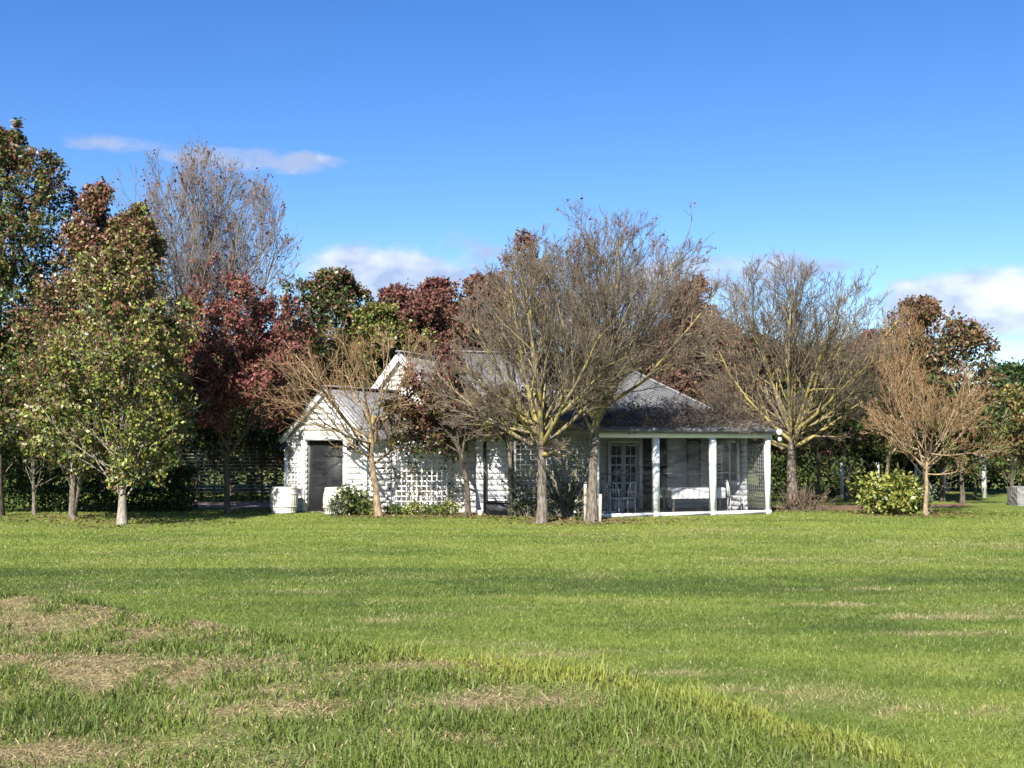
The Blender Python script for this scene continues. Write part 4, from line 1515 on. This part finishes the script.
for (px, d, kd, sc), wh in zip(BACK, WHERE):
    proto = (P1, P2)[kd]
    o = copy_tree(proto) if used[kd] else proto
    used[kd] = True
    p = at(px, 480, d)
    o.location = (p.x, d, 0)
    o.rotation_euler = (0, 0, rb.uniform(0, 6.28))
    o.scale = (sc, sc, sc * rb.uniform(0.9, 1.05))
    o['label'] = ('dark green' if kd == 0 else 'reddish brown') + ' tree ' + wh
    o['group'] = 'backdrop trees behind the garden'


# ---- hedges, shrubs, climbers
def bush(name, label, cat, c, rad, n, size, tab, seed, tabtop=None, stems=9, group=None, boxy=False, mt='leaf', stem_mat='bark_dark', droop=0.0, wide=0.5):
    rng = np.random.default_rng(seed)
    c = np.array(c, float)
    root = empty(name, tuple(c), label, cat, group)
    rx, ry, rz = rad
    if boxy:
        q = rng.uniform(-1, 1, (n, 3))
        f = rng.integers(0, 4, n)
        q[f == 0, 1] = -1 + np.abs(rng.normal(0, 0.12, (f == 0).sum()))
        q[f == 1, 2] = 1 - np.abs(rng.normal(0, 0.12, (f == 1).sum()))
        q = q * [rx, ry, rz] + [0, 0, rz]
        q += (rng.normal(0, 0.06, (n, 3))) + 0.10 * np.sin(q[:, [0]] * 3.1 + q[:, [2]] * 2) * [0, 1, 0.7]
    else:
        d = unit(rng.normal(0, 1, (n, 3)))
        r = rng.uniform(0.25, 1, (n, 1)) ** 0.5
        az = np.arctan2(d[:, 1], d[:, 0])
        lump = 1 + 0.16 * np.sin(3 * az + seed) + 0.14 * np.sin(5 * az + d[:, 2] * 5 + seed * 2) + rng.normal(0, 0.09, n)
        q = d * r * lump[:, None] * [rx, ry, rz * 0.55] + [0, 0, rz * 0.5]
    q = q[q[:, 2] > 0.03]
    n = len(q)
    V, Q = leaf_geom(rng, q, size, droop, wide)
    col = colours(rng, n, None, 0, q[:, 2] / (rz * (2 if boxy else 1)), tab, tabtop or tab)
    for i in range(stems):
        st = MB()
        a = rng.uniform(0, 2 * PI)
        e = np.array([math.cos(a) * rx * 0.7 * rng.uniform(0.2, 1), math.sin(a) * ry * 0.7 * rng.uniform(0.2, 1), rz * rng.uniform(0.5, 0.95)])
        b = np.array([e[0] * (0.95 if boxy else 0.2), e[1] * 0.2, -0.03])
        m = (b + e) / 2 + rng.normal(0, 0.04, 3)
        st.tube([c + b, c + m, c + e], np.array([0.018, 0.013, 0.006]), 5, cap=False)
        st.build('stem', M[stem_mat], root)
    mesh_np('leaves', V, [Q], M[mt], root, col=np.repeat(col, 4, axis=0))
    return root


p = at(84, 480, 36.5)
bush('hedge', 'dark clipped hedge under the leafy trees at left', 'hedge', (p.x, 37.2, 0), (3.2, 0.7, 0.68), 15000, 0.13, [('dgreen', 4), ('green', 0.7)], 61, boxy=True, mt='leaf_matt', stems=24)
p = at(892, 500, 35.3)
bush('green_shrub', 'bright green leafy shrub around the slender pale stem', 'shrub', (p.x, 35.2, 0), (0.98, 0.85, 1.22), 2000, 0.16, [('green', 2), ('lime', 3.5), ('yellow', .6)], 62, [('lime', 4), ('green', 1), ('yellow', 1.2)])
p = at(920, 500, 35.3)
bush('grey_shrub', 'small grey-green shrub against the thin pale trunk', 'shrub', (p.x, 35.3, 0), (0.42, 0.4, 1.1), 700, 0.12, [('grey', 3), ('green', 1)], 63)
p = at(350, 500, 35.0)
bush('green_shrub', 'low dark green shrub hiding the barrel by the porch door', 'shrub', (p.x, 34.9, 0), (0.62, 0.5, 0.85), 1100, 0.12, [('dgreen', 2), ('green', 3), ('lime', 1)], 64)
p = at(337, 500, 34.8)
bush('grey_shrub', 'tiny grey-leaved shrub in front of the second barrel', 'shrub', (p.x, 34.6, 0), (0.34, 0.3, 0.5), 400, 0.08, [('grey', 3), ('green', 1)], 65)
low = [(366, 0.40, 0.5, 'lime', 'bright green clump left of the golden bare trunk'), (395, 0.38, 0.28, 'green', 'low green clump just right of the golden bare trunk'), (414, 0.36, 0.36, 'lime', 'yellow-green clump at the foot of the white trellis'),
       (432, 0.34, 0.3, 'green', 'low green clump under the right end of the white trellis'), (449, 0.36, 0.42, 'lime', 'bushy light green clump before the purple-leaved tree')]
for i, (px, r, h, cc, lab) in enumerate(low):
    p = at(px, 510, 34.9)
    bush('garden_plant', lab, 'plant', (p.x, 34.9 + 0.2 * (i % 2), 0), (r, 0.3, h), 420, 0.10, [(cc, 3), ('green', 1.5), ('olive', 0.7)], 70 + i, stems=5, group='low plants along the white wall')
# twiggy shrub at the foot of the right lichen tree
rng = np.random.default_rng(80)
p = at(799, 505, 37.6)
tw = empty('twiggy_shrub', (p.x, 37.6, 0), 'dry twiggy shrub round the foot of the round lichen tree', 'shrub')
n = 130
st_ = np.column_stack([rng.normal(0, 0.32, n), rng.normal(0, 0.22, n), np.full(n, -0.02)])
dd = unit(np.column_stack([st_[:, 0] * 1.0 + rng.normal(0, 0.35, n), rng.normal(0, 0.3, n), np.full(n, 1.0)]))
P = grow(rng, st_, dd, rng.uniform(0.35, 0.95, n), 5, 0.14, 0.0)
wood('crown', [dict(P=P, R=np.full(P.shape[:2], 0.008), sides=3, lich=np.full(P.shape[:2], -0.2))], M['twig_brown'], tw, (0, 0, 0))
q, br = leaves_on(rng, P, 420, 0.04)
V, Q = leaf_geom(rng, q, 0.08)
mesh_np('leaves', V, [Q], M['leaf_matt'], tw, col=np.repeat(colours(rng, 420, br, n, np.zeros(420), [('brown', 3), ('olive', 2), ('rust', 1)], [('brown', 1)]), 4, axis=0))

# garden beds
p0, p1 = at(330, 515, 34.5), at(470, 515, 34.5)
patch('garden_bed', [(p0.x, 34.2), (p1.x + 0.4, 34.1), (p1.x + 0.3, 36.3), (p0.x + 1.2, 36.3), (p0.x + 0.1, 35.3)], 0.010, M['mulch'], 'brown mulch bed along the white wall', 'garden bed', seed=1)
p0, p1 = at(528, 523, 31.3), at(612, 523, 31.3)
patch('garden_bed', [(p0.x, 31.0), (p1.x, 31.0), (p1.x + 0.5, 32.6), (1.8, 33.4), (p0.x - 0.2, 33.4)], 0.010, M['mulch'], 'brown mulch under the two bare centre trees', 'garden bed', seed=2)
p0, p1 = at(770, 511, 37.6), at(1010, 511, 37.6)
patch('garden_bed', [(p0.x, 36.8), (p0.x + 2.5, 37.2), (p1.x, 40.5), (p1.x, 42.0), (p0.x + 0.5, 40.0)], 0.010, M['mulch'], 'leaf-strewn soil under the trees at right', 'garden bed', seed=3)
p0, p1 = at(862, 519, 35), at(935, 519, 35)
patch('garden_bed', [(p0.x, 34.4), (p1.x, 34.4), (p1.x, 35.8), (p0.x, 35.8)], 0.010, M['mulch'], 'small mulch bed under the bright green shrub', 'garden bed', seed=5)
p0, p1 = at(186, 505, 40.5), at(292, 505, 40.5)
patch('path', [(p0.x, 39.2), (p1.x + 0.4, 39.2), (p1.x + 0.3, 43.4), (p0.x - 1, 43.4)], 0.010, M['gravel'], 'pink gravel path before the slat fence', 'path', seed=4)

# ---- slat fence at left with climbers
p0, p1 = at(176, 500, 44.0), at(300, 500, 44.0)
FN = empty('slat_fence', ((p0.x + p1.x) / 2, 44, 0), 'dark fence of thin horizontal slats at the end of the gravel path', 'fence')
sb = MB()
for i in range(15):
    z = 0.35 + i * 0.125
    sb.bar([p0.x, 44, z], [p1.x, 44, z], 0.02, 0.035)
sb.build('slat_panel', M['timber'], FN)
for i in range(6):
    pb = MB()
    x = p0.x + (p1.x - p0.x) * i / 5
    pb.bar([x, 44.05, -0.05], [x, 44.05, 2.25], 0.09, 0.09)
    pb.build('fence_post', M['slat'], FN)
for i, (px, w, lab) in enumerate([(200, 0.55, 'yellow-green climber on the left of the slat fence'), (226, 0.5, 'climber on the slat fence behind the crimson tree stem'), (252, 0.55, 'broad climber on the slat fence nearer the barrel'), (276, 0.4, 'dark climber on the slat fence end beside the porch')]):
    p = at(px, 480, 44.3)
    bush('climber', lab, 'climber', (p.x, 44.35, 0), (w, 0.25, 1.15), 1100, 0.13, [('lime', 2), ('olive', 2.5), ('green', 2)] if i < 3 else [('dgreen', 3), ('green', 1)], 90 + i, boxy=True, group='climbers on the slat fence', stems=6)

for i, (pxa, pxb, d, h, lab) in enumerate([(770, 860, 49, 1.5, 'added dark hedge standing in for shade behind the posts, nearest the verandah'), (862, 935, 51, 1.7, 'added dark hedge standing in for shade behind the green shrub and the trunks'), (945, 1100, 56, 1.2, 'added low dark hedge standing in for shade behind the stone block and posts')]):
    pa, pb_ = at(pxa, 480, d), at(pxb, 480, d)
    bush('hedge', lab, 'hedge', ((pa.x + pb_.x) / 2, d, 0), ((pb_.x - pa.x) / 2, 0.6, h / 2), 4500, 0.2, [('dgreen', 4), ('olive', 1), ('green', 0.6)], 120 + i, boxy=True, mt='leaf_matt', stems=14)  # dark hedges added to stand for shade under the trees

# slim dark trunks in the shade
SL = [(196, 41.5, 430, 0.05, 'slim dark trunk just left of the slat fence'), (214, 42.5, 430, 0.04, 'slim dark trunk before the slat fence, left of middle'), (262, 42.8, 430, 0.05, 'slim dark trunk before the slat fence near the porch'),
      (735 + 85, 43, 440, 0.07, 'dark trunk just right of the round lichen tree'), (846, 44, 440, 0.06, 'dark slim trunk behind the green shrub, left side'), (905, 45, 440, 0.07, 'dark trunk behind the grey shrub'), (942, 44, 440, 0.09, 'crooked dark trunk right of the thin pale trunk'),
      (962, 42, 440, 0.09, 'straight black trunk in the shade at right'), (975, 46, 440, 0.05, 'thin dark trunk next to the white posts at right')]
TL = []
for i, (px, d, ytop, r, lab) in enumerate(SL):
    rng = np.random.default_rng(200 + i)
    p = at(px, 480, d)
    root = empty('slim_tree', (p.x, d, 0), lab, 'tree', 'slim dark trunks in the shade')
    env = Envelope(Vector((p.x, d, 0)), d, [(470, px, 10), (455, px, 34), (430, px, 44), (400, px, 34), (380, px, 8)], 200 + i)
    top = at(px + rng.uniform(-4, 4), ytop, d).z
    sk = skeleton(200 + i, env, [(0, 0, 0), (rng.uniform(-.12, .12), 0, top * 0.5), (rng.uniform(-.2, .2), 0, top)], r, r * 0.6,
                  [dict(k=9, t0=0.4, t1=1.0, ang=(25, 65), len=(0.7, 1), fill=True, lmax=3, n=6, jit=0.12, trop=0.08, ratio=0.5, rmin=0.012, sides=5, lich=-0.3),
                   dict(k=7, ang=(25, 60), len=(0.4, 0.7), n=4, jit=0.12, trop=0.05, ratio=0.5, rmin=0.006, sides=3, lich=-0.3)])
    wood('trunk', sk, M['bark_dark'], root, (0, 0, 0))
    P = sk[-1]['P']
    q, br = leaves_on(rng, P, 1900, 0.12)
    V, Q = leaf_geom(rng, q, 0.16)
    mesh_np('crown', V, [Q], M['leaf_matt'], root, col=np.repeat(colours(rng, len(q), br, len(P), np.zeros(len(q)), [('dgreen', 3), ('olive', 1.3), ('green', 1), ('dred', .4)], [('olive', 1)]), 4, axis=0))

# ---- white posts, stone, stakes
WPST = [(842, 47, 0.10, 1.4, 'white post above the left of the green shrub'), (878, 50, 0.09, 1.35, 'white post glimpsed behind the slender leaning stem'), (916, 50, 0.09, 1.3, 'white post left of the thin pale trunk'),
        (944, 50, 0.08, 1.2, 'thin white post right of the thin pale trunk'), (984, 47, 0.14, 1.75, 'stoutest white post, near the right edge')]
for px, d, w, h, lab in WPST:
    p = at(px, 490, d)
    mb = MB()
    w *= 0.75
    mb.tube([[p.x, d, -0.05], [p.x, d, h * 0.6], [p.x + 0.01, d, h]], np.array([w, w * 0.95, w * 0.9]), 10)
    o = mb.build('white_post', M['post_white'], origin=(p.x, d, 0), smooth=False)
    tag(o, lab, 'post', 'white posts under the trees at right')


def rock(name, label, c, s, seed):
    import bmesh
    bm = bmesh.new()
    bmesh.ops.create_cube(bm, size=2)
    bmesh.ops.subdivide_edges(bm, edges=bm.edges[:], cuts=5, use_grid_fill=True)
    rng = np.random.default_rng(seed)
    for v in bm.verts:
        q = v.co.copy()
        n_ = fbm(np.array([q.x * 1.7 + 5]), np.array([q.y * 1.7 + q.z * 2.3 + 9]), seed)[0] - 0.5
        r = q.length
        q = q * (1 - 0.13 * max(0, r - 1.15)) * (1 + 0.28 * n_)
        v.co = Vector((q.x * s[0], q.y * s[1], (q.z + 0.9) * s[2]))
    me = bpy.data.meshes.new(name)
    bm.to_mesh(me)
    bm.free()
    me.materials.append(M['rock'])
    o = bpy.data.objects.new(name, me)
    o.location = c
    C.objects.link(o)
    return tag(o, label, 'rock')


p = at(1020, 500, 41)
rock('stone_block', 'grey stone block on the grass at the right edge', (p.x + 0.22, 41, 0), (0.5, 0.45, 0.34), 4)
for px, d, h, lab in [(585, 32.2, 0.98, 'taller pale timber stake left of the staked trunk'), (600, 31.4, 0.75, 'shorter timber stake right of the staked trunk')]:
    p = at(px, 510, d)
    mb = MB()
    mb.tube([[p.x, d, -0.1], [p.x + 0.01, d, h]], 0.042, 8)
    o = mb.build('timber_stake', M['stake'], origin=(p.x, d, 0))
    tag(o, lab, 'stake', 'timber stakes beside the dark trunk')

# ---- barrels
def barrel(px, d, r, h, lab):
    p = at(px, 505, d)
    root = empty('wine_barrel', (p.x, d, 0), lab, 'barrel', 'whitewashed barrels by the porch door')
    k = 26
    prof = [(r * (0.84 + 0.16 * math.sin(PI * t)), h * t) for t in np.linspace(0, 1, 11)]
    a = []
    mb = MB()
    # staves: groove between each pair
    ang = []
    for j in range(k):
        t0 = j * 2 * PI / k
        ang += [(t0, 0.985), (t0 + 0.02, 1.0), (t0 + 2 * PI / k - 0.02, 1.0)]
    m = len(ang)
    V = np.array([[p.x + q * f * math.cos(t), d + q * f * math.sin(t), z] for q, z in prof for t, f in ang])
    Q = [[i * m + j, i * m + (j + 1) % m, (i + 1) * m + (j + 1) % m, (i + 1) * m + j] for i in range(10) for j in range(m)]
    mb.add(V, Q)
    mb.build('staves', M['barrel'], root)
    hd = MB()
    hd.lathe([p.x, d, h - 0.035], [(r * 0.835, 0.0), (0.001, 0.0)], 26)
    hd.build('barrel_head', M['barrel'], root)
    for t in (0.06, 0.27, 0.73, 0.94):
        hb = MB()
        rr = r * (0.84 + 0.16 * math.sin(PI * t)) + 0.002
        hb.lathe([p.x, d, h * t - 0.022], [(rr, 0), (rr + 0.007, 0.001), (rr + 0.007, 0.043), (rr, 0.044)], 26)
        hb.build('hoop', M['hoop'], root)


barrel(284, 35.9, 0.41, 0.80, 'left whitewashed barrel standing clear beside the porch wall')
barrel(337, 35.25, 0.41, 0.80, 'right whitewashed barrel half hidden by shrubs at the porch door')

# ---- black trough
p0, p1 = at(487, 510, 34.9), at(523, 510, 34.9)
BT = empty('black_trough', ((p0.x + p1.x) / 2, 35.0, 0), 'low black trough against the shaded weatherboards', 'trough')
mb = MB()
x0, x1, ya, yb = p0.x, p1.x, 34.75, 35.2
t = 0.03
for q in (([x0, ya], [x1, ya + t]), ([x0, yb - t], [x1, yb]), ([x0, ya + t], [x0 + t, yb - t]), ([x1 - t, ya + t], [x1, yb - t])):
    (xa, y_a), (xb, y_b) = q
    mb.box([(xa + xb) / 2, (y_a + y_b) / 2, 0.2], [(xb - xa) / 2, 0, 0], [0, (y_b - y_a) / 2, 0], [0, 0, 0.2])
mb.box([(x0 + x1) / 2, (ya + yb) / 2, 0.32], [(x1 - x0) / 2 - t, 0, 0], [0, (yb - ya) / 2 - t, 0], [0, 0, 0.02])
mb.build('trough_body', M['dark'], BT)
mb = MB()
for a, b in (([x0 - .02, ya - .02], [x1 + .02, ya - .02]), ([x0 - .02, yb + .02], [x1 + .02, yb + .02])):
    mb.bar([*a, 0.385], [*b, 0.385], 0.035, 0.05)
for a, b in (([x0 - .02, ya], [x0 - .02, yb]), ([x1 + .02, ya], [x1 + .02, yb])):
    mb.bar([*a, 0.385], [*b, 0.385], 0.035, 0.05)
mb.build('rim', M['black_metal'], BT)
mb = MB()
p = at(480, 514, 34.6)
mb.lathe([p.x, 34.6, 0], [(0.05, -0.02), (0.06, 0.0), (0.075, 0.16), (0.07, 0.165), (0.0, 0.15)], 12)
o = mb.build('plant_pot', M['post_white'], origin=(p.x, 34.6, 0))
tag(o, 'small white pot by the dark tube left of the black trough', 'pot')

# ---- grey trellis screens with climbers left of the verandah
for i, (a, b, lab) in enumerate([(515, 553, 'weathered lattice screen behind the straight grey trunk'), (556, 598, 'weathered lattice screen behind the staked trunk')]):
    d = 34.6 - 0.25 * i
    pa, pb_ = at(a, 500, d), at(b, 500, d - 0.2)
    root = empty('lattice_screen', ((pa.x + pb_.x) / 2, d, 0), lab, 'trellis', 'lattice screens left of the verandah')
    mb = MB()
    lattice(mb, (pa.x, d), (pb_.x, d - 0.2), 0.1, 2.3, 0.15, 0.028, 0.014)
    mb.build('lattice', M['lattice_grey'], root)
    mb = MB()
    mb.bar([pa.x, d, -0.05], [pa.x, d, 2.36], 0.07, 0.07)
    mb.bar([pb_.x, d - 0.2, -0.05], [pb_.x, d - 0.2, 2.36], 0.07, 0.07)
    mb.build('post', M['lattice_grey'], root)
    rng = np.random.default_rng(300 + i)
    n = 46
    st_ = np.column_stack([rng.uniform(pa.x, pb_.x, n), np.full(n, d - 0.28), np.full(n, 0.0)])
    c0 = np.array([(pa.x + pb_.x) / 2, d - 0.25, 0])
    cl = empty('climber', tuple(c0), 'woody climber with sparse leaves on the ' + ('left' if i == 0 else 'right') + ' lattice screen', 'climber', 'climbers on the lattice screens')
    P = grow(rng, st_ - c0, unit(rng.normal(0, 0.4, (n, 3)) * [1, 0.1, 0] + [0, 0, 1]), rng.uniform(0.5, 2.2, n), 9, 0.28, 0.1)
    P[:, :, 1] = np.clip(P[:, :, 1], -0.12, 0.12)
    wood('vine', [dict(P=P, R=np.full(P.shape[:2], 0.011), sides=4, lich=np.full(P.shape[:2], -0.2))], M['bark_pale'], cl, (0, 0, 0))
    q, br = leaves_on(rng, P, 950, 0.09)
    V, Q = leaf_geom(rng, q, 0.10)
    mesh_np('leaves', V, [Q], M['leaf'], cl, col=np.repeat(colours(rng, 950, br, n, np.zeros(950), [('dgreen', 2), ('green', 2), ('olive', 1.5), ('grey', 1)], [('green', 1)]), 4, axis=0))

rng = np.random.default_rng(330)
c0 = np.array([(la[0] + lb_[0]) / 2, la[1] - 0.05, 0])
cl = empty('climber', tuple(c0), 'leafy climber hanging over the top of the white trellis', 'climber')
n = 40
wd = lb_[0] - la[0]
st_ = np.column_stack([rng.uniform(-wd / 2, wd / 2 + 0.5, n), rng.normal(0, 0.04, n), rng.uniform(0, 2.0, n)])
P = grow(rng, st_, unit(rng.normal(0, 0.5, (n, 3)) * [1, 0.15, 0] + [0, 0, 0.8]), rng.uniform(0.4, 1.2, n), 8, 0.3, 0.05)
P[:, :, 1] = np.clip(P[:, :, 1], -0.16, 0.14)
P[:, :, 2] = np.clip(P[:, :, 2], 0, 2.75)
wood('vine', [dict(P=P, R=np.full(P.shape[:2], 0.008), sides=4, lich=np.full(P.shape[:2], -0.2))], M['bark_grey'], cl, (0, 0, 0))
q, br = leaves_on(rng, P, 900, 0.10)
hang = np.column_stack([rng.uniform(-wd / 2 + 0.1, wd / 2 + 0.75, 1500), rng.normal(-0.05, 0.12, 1500), 2.3 + rng.normal(0, 0.22, 1500)])
q = np.concatenate([q, hang])
V, Q = leaf_geom(rng, q, 0.10)
mesh_np('leaves', V, [Q], M['leaf'], cl, col=np.repeat(colours(rng, len(q), None, 0, np.zeros(len(q)), [('green', 3), ('olive', 2.5), ('dgreen', 1.5), ('brown', 1.5)], [('green', 1)]), 4, axis=0))

rng = np.random.default_rng(340)
spots = [(122, 30.8, 2.4), (73, 33, 2.4), (0, 34, 2.5), (228, 37, 3.2), (379, 34.6, 2.0), (468, 34.3, 1.5), (541, 31.8, 2.2), (592, 32.2, 2.4), (793, 38.2, 2.8), (925, 35.2, 2.4), (884, 36, 2.0)]
xy = []
for px, d, rad in spots:
    a, rr = rng.uniform(0, 2 * PI, 420), rad * np.sqrt(rng.uniform(0, 1, 420))
    xy.append(np.column_stack([at(px, 480, d).x + rr * np.cos(a) + 0.5, d + rr * np.sin(a) * 0.8]))
xy = np.concatenate(xy)
n = len(xy)
q = np.column_stack([xy, gz(xy[:, 0], xy[:, 1]) + 0.02 + rng.uniform(0, 0.02, n)])
a = rng.uniform(0, 2 * PI, n)
l = rng.uniform(0.05, 0.11, n)[:, None]
u_ = np.column_stack([np.cos(a), np.sin(a), rng.normal(0, 0.35, n)]) * l
v_ = np.column_stack([-np.sin(a), np.cos(a), rng.normal(0, 0.35, n)]) * l * 0.35
V = np.stack([q, q + u_ * 0.5 + v_, q + u_, q + u_ * 0.5 - v_], 1).reshape(-1, 3)
o = mesh_np('fallen_leaves', V, [np.arange(n * 4).reshape(n, 4)], M['leaf_matt'], col=np.repeat(colours(rng, n, None, 0, np.zeros(n), [('rust', 1.2), ('brown', 4), ('olive', 1), ('yellow', .6)], [('brown', 1)]), 4, axis=0))
tag(o, 'fallen brown and rust leaves scattered under the trees', 'leaves', kind='stuff')

# ---- bare vine on the verandah roof edge
rng = np.random.default_rng(310)
n = 560
s = rng.uniform(-BAY - 0.5, S1 + 0.35, n)
nn_ = -0.25 + 3.1 * rng.uniform(0, 1, n) ** 1.6
xy = np.array([vp(a, b) for a, b in zip(s, nn_)])
zz = ZE + (nn_ + 0.4) * (ZM - ZE) / (DEP + 0.35) + 0.05
c0 = np.array([*vp(0.9, 0.2), ZE])
VN = empty('bare_vine', tuple(c0), 'tangled brown bare vine along the verandah roof edge', 'climber')
P = grow(rng, np.column_stack([xy, zz]) - c0, unit(np.column_stack([rng.normal(0, 1, n), rng.normal(0, 0.45, n), rng.normal(0.12, 0.18, n)])), rng.uniform(0.4, 1.3, n), 7, 0.35, 0.0)
W = P + c0
nrel = (W[:, :, :2] - VO) @ vn
P[:, :, 2] = np.maximum(P[:, :, 2], ZE + (nrel + 0.4) * (ZM - ZE) / (DEP + 0.35) + 0.03 - c0[2])
wood('vine', [dict(P=P, R=np.full(P.shape[:2], 0.009), sides=3, lich=np.full(P.shape[:2], -0.3))], M['twig_brown'], VN, (0, 0, 0))
q, br = leaves_on(rng, P, 900, 0.05)
V, Q = leaf_geom(rng, q, 0.09)
mesh_np('leaves', V, [Q], M['leaf_matt'], VN, col=np.repeat(colours(rng, 900, br, n, np.zeros(900), [('brown', 3), ('purple', 1.3), ('dred', 1)], [('brown', 1)]), 4, axis=0))

# ---- verandah furniture
def vpt(s, n, z):
    return [*vp(s, n), z]


TB = empty('dining_table', tuple(vpt(1.95, 1.3, 0.055)), 'long timber table under the white cloth on the verandah', 'table')
mb = MB()
mb.hexa([vpt(a, b, z) for z in (0.735, 0.765) for a, b in ((1.05, 0.95), (2.85, 0.95), (2.85, 1.65), (1.05, 1.65))])
mb.build('table_top', M['timber'], TB)
for a, b in ((1.15, 1.02), (2.75, 1.02), (2.75, 1.58), (1.15, 1.58)):
    mb = MB()
    mb.bar(vpt(a, b, 0.056), vpt(a, b, 0.735), 0.06, 0.06)
    mb.build('leg', M['timber'], TB)
# cloth: grid draped with folded skirts
n1, m1 = 40, 14
V, Qc = [], []
sk_ = 0.34
for j in range(m1 + 1):
    for i in range(n1 + 1):
        a = -0.10 + 2.0 * i / n1 + 1.05
        b = 0.95 - sk_ + (0.7 + 2 * sk_) * j / m1
        over = max(0.93 - b, b - 1.67, 1.03 - a, a - 2.87, 0)
        bb = min(max(b, 0.93), 1.67)
        aa = min(max(a, 1.03), 2.87)
        fold = 0.022 * math.sin(i * 1.7) * min(1, over * 5)
        V.append(vpt(aa + (0.012 if a > 2.87 else 0), bb + (-1 if b < 1.3 else 1) * (fold + 0.02 * (over > 0)), 0.772 - over))
for j in range(m1):
    for i in range(n1):
        k0 = j * (n1 + 1) + i
        Qc.append([k0, k0 + 1, k0 + n1 + 2, k0 + n1 + 1])
o = mesh_np('tablecloth', V, [np.array(Qc)], M['cloth'], origin=tuple(vpt(1.95, 1.3, 0.77)))
tag(o, 'white cloth draped over the long verandah table', 'tablecloth')


def chair(s, n, rot, lab):
    base = vp(s, n)
    root = empty('garden_chair', (base[0], base[1], 0.056), lab, 'chair', 'white chairs on the verandah')
    cr, sr = math.cos(rot), math.sin(rot)

    def q(x, y, z):
        return [base[0] + x * cr - y * sr, base[1] + x * sr + y * cr, 0.056 + z]
    mb = MB()
    mb.hexa([q(x, y, z) for z in (0.43, 0.46) for x, y in ((-.21, -.21), (.21, -.21), (.21, .21), (-.21, .21))])
    mb.build('seat', M['white_trim'], root)
    mb = MB()
    pts = [q(0.21 * math.cos(t) * 1.0, 0.21 + 0.06 * math.sin(t), 0.46 + 0.46 * max(0, math.sin(t)) ** 0.6) for t in np.linspace(0, PI, 11)]
    mb.tube(pts, 0.014, 6)
    for x in (-0.12, -0.04, 0.04, 0.12):
        mb.tube([q(x, 0.21, 0.45), q(x, 0.26, 0.86)], 0.008, 5)
    mb.build('backrest', M['white_trim'], root)
    for x, y in ((-.19, -.19), (.19, -.19), (.19, .19), (-.19, .19)):
        mb = MB()
        mb.tube([q(x * 1.12, y * 1.12, 0.0), q(x, y, 0.43)], 0.014, 6)
        mb.build('leg', M['white_trim'], root)


chair(3.25, 0.95, th + 1.2, 'white chair at the right end of the long verandah table')
chair(-0.95, 0.8, th + 2.5, 'white chair at the left end of the verandah, facing the staked trunk')
chair(-0.45, 1.0, th - 2.6, 'white chair in the left bay of the verandah, nearer the first post')
p = vp(-0.7, 1.5)
RT = empty('round_table', (p[0], p[1], 0.055), 'small round white table behind the two left chairs', 'table')
mb = MB()
mb.lathe([p[0], p[1], 0.055], [(0.0, 0.66), (0.36, 0.66), (0.38, 0.675), (0.36, 0.69), (0.0, 0.69)], 20)
mb.build('table_top', M['white_trim'], RT)
mb = MB()
mb.lathe([p[0], p[1], 0.055], [(0.20, 0.001), (0.19, 0.03), (0.04, 0.07), (0.03, 0.35), (0.04, 0.66)], 14)
mb.build('pedestal', M['white_trim'], RT)

# ---- far distance on the right
def far_mass(name, label, seed, px0, px1, d, ytop, n, size, tab):
    rng = np.random.default_rng(seed)
    u = rng.uniform(0, 1, n)
    px = px0 + (px1 - px0) * u
    x = (px - 512) / F * d
    top = CAM_Z + (448 - ytop) / F * d
    hgt = top * (0.72 + 0.5 * fbm(x * 0.22, np.full(n, 3.3), seed))
    z = hgt * rng.uniform(0, 1, n) ** 0.7
    y = d + rng.uniform(-4, 4, n)
    V, Q = leaf_geom(rng, np.column_stack([x, y, z]), size)
    c = colours(rng, n, None, 0, z / top, tab, tab)
    o = mesh_np(name, V, [Q], M['leaf_matt'], col=np.repeat(c, 4, axis=0))
    return tag(o, label, 'woods', kind='stuff')


far_mass('far_woods', 'dark distant woods behind the garden', 400, -300, 1400, 120, 392, 42000, 0.75, [('dgreen', 4), ('green', 0.8), ('olive', 0.7)])
far_mass('far_woods', 'dark distant woods below the flat-topped pine', 402, 975, 1250, 112, 390, 10000, 0.7, [('dgreen', 4), ('green', 0.6)])
# distant umbrella-shaped pine
p = at(1013, 440, 105)
PN = empty('distant_pine', (p.x, 105, 0), 'dark distant flat-topped pine at the right edge', 'tree')
rng = np.random.default_rng(401)
mb = MB()
c0 = np.array([p.x, 105, 0])
top = at(1006, 366, 105).z
mb.tube([c0 + [0, 0, -0.1], c0 + [0.3, 0, top * 0.5], c0 + [0.1, 0, top * 0.95]], np.array([0.35, 0.25, 0.1]), 7, cap=False)
cl = []
for i in range(11):
    t = rng.uniform(0.7, 1.0)
    a = rng.uniform(0, 2 * PI)
    L = rng.uniform(0.4, 1.9) * (1.15 - 0.5 * (t - 0.6))
    e = np.array([math.cos(a) * L, math.sin(a) * L, top * t])
    mb.tube([c0 + [0.15, 0, top * (t - 0.12)], c0 + e * [0.6, 0.6, 0.97], c0 + e], np.array([0.1, 0.07, 0.03]), 5, cap=False)
    q = rng.normal(0, 1, (420, 3)) * [0.7, 0.7, 0.3] + e
    cl.append(q)
mb.build('trunk', M['bark_dark'], PN)
q = np.concatenate(cl)
V, Q = leaf_geom(rng, q, 0.36)
mesh_np('crown', V, [Q], M['leaf_matt'], PN, col=np.repeat(colours(rng, len(q), None, 0, np.zeros(len(q)), [('dgreen', 4), ('green', 0.6)], [('dgreen', 1)]), 4, axis=0))
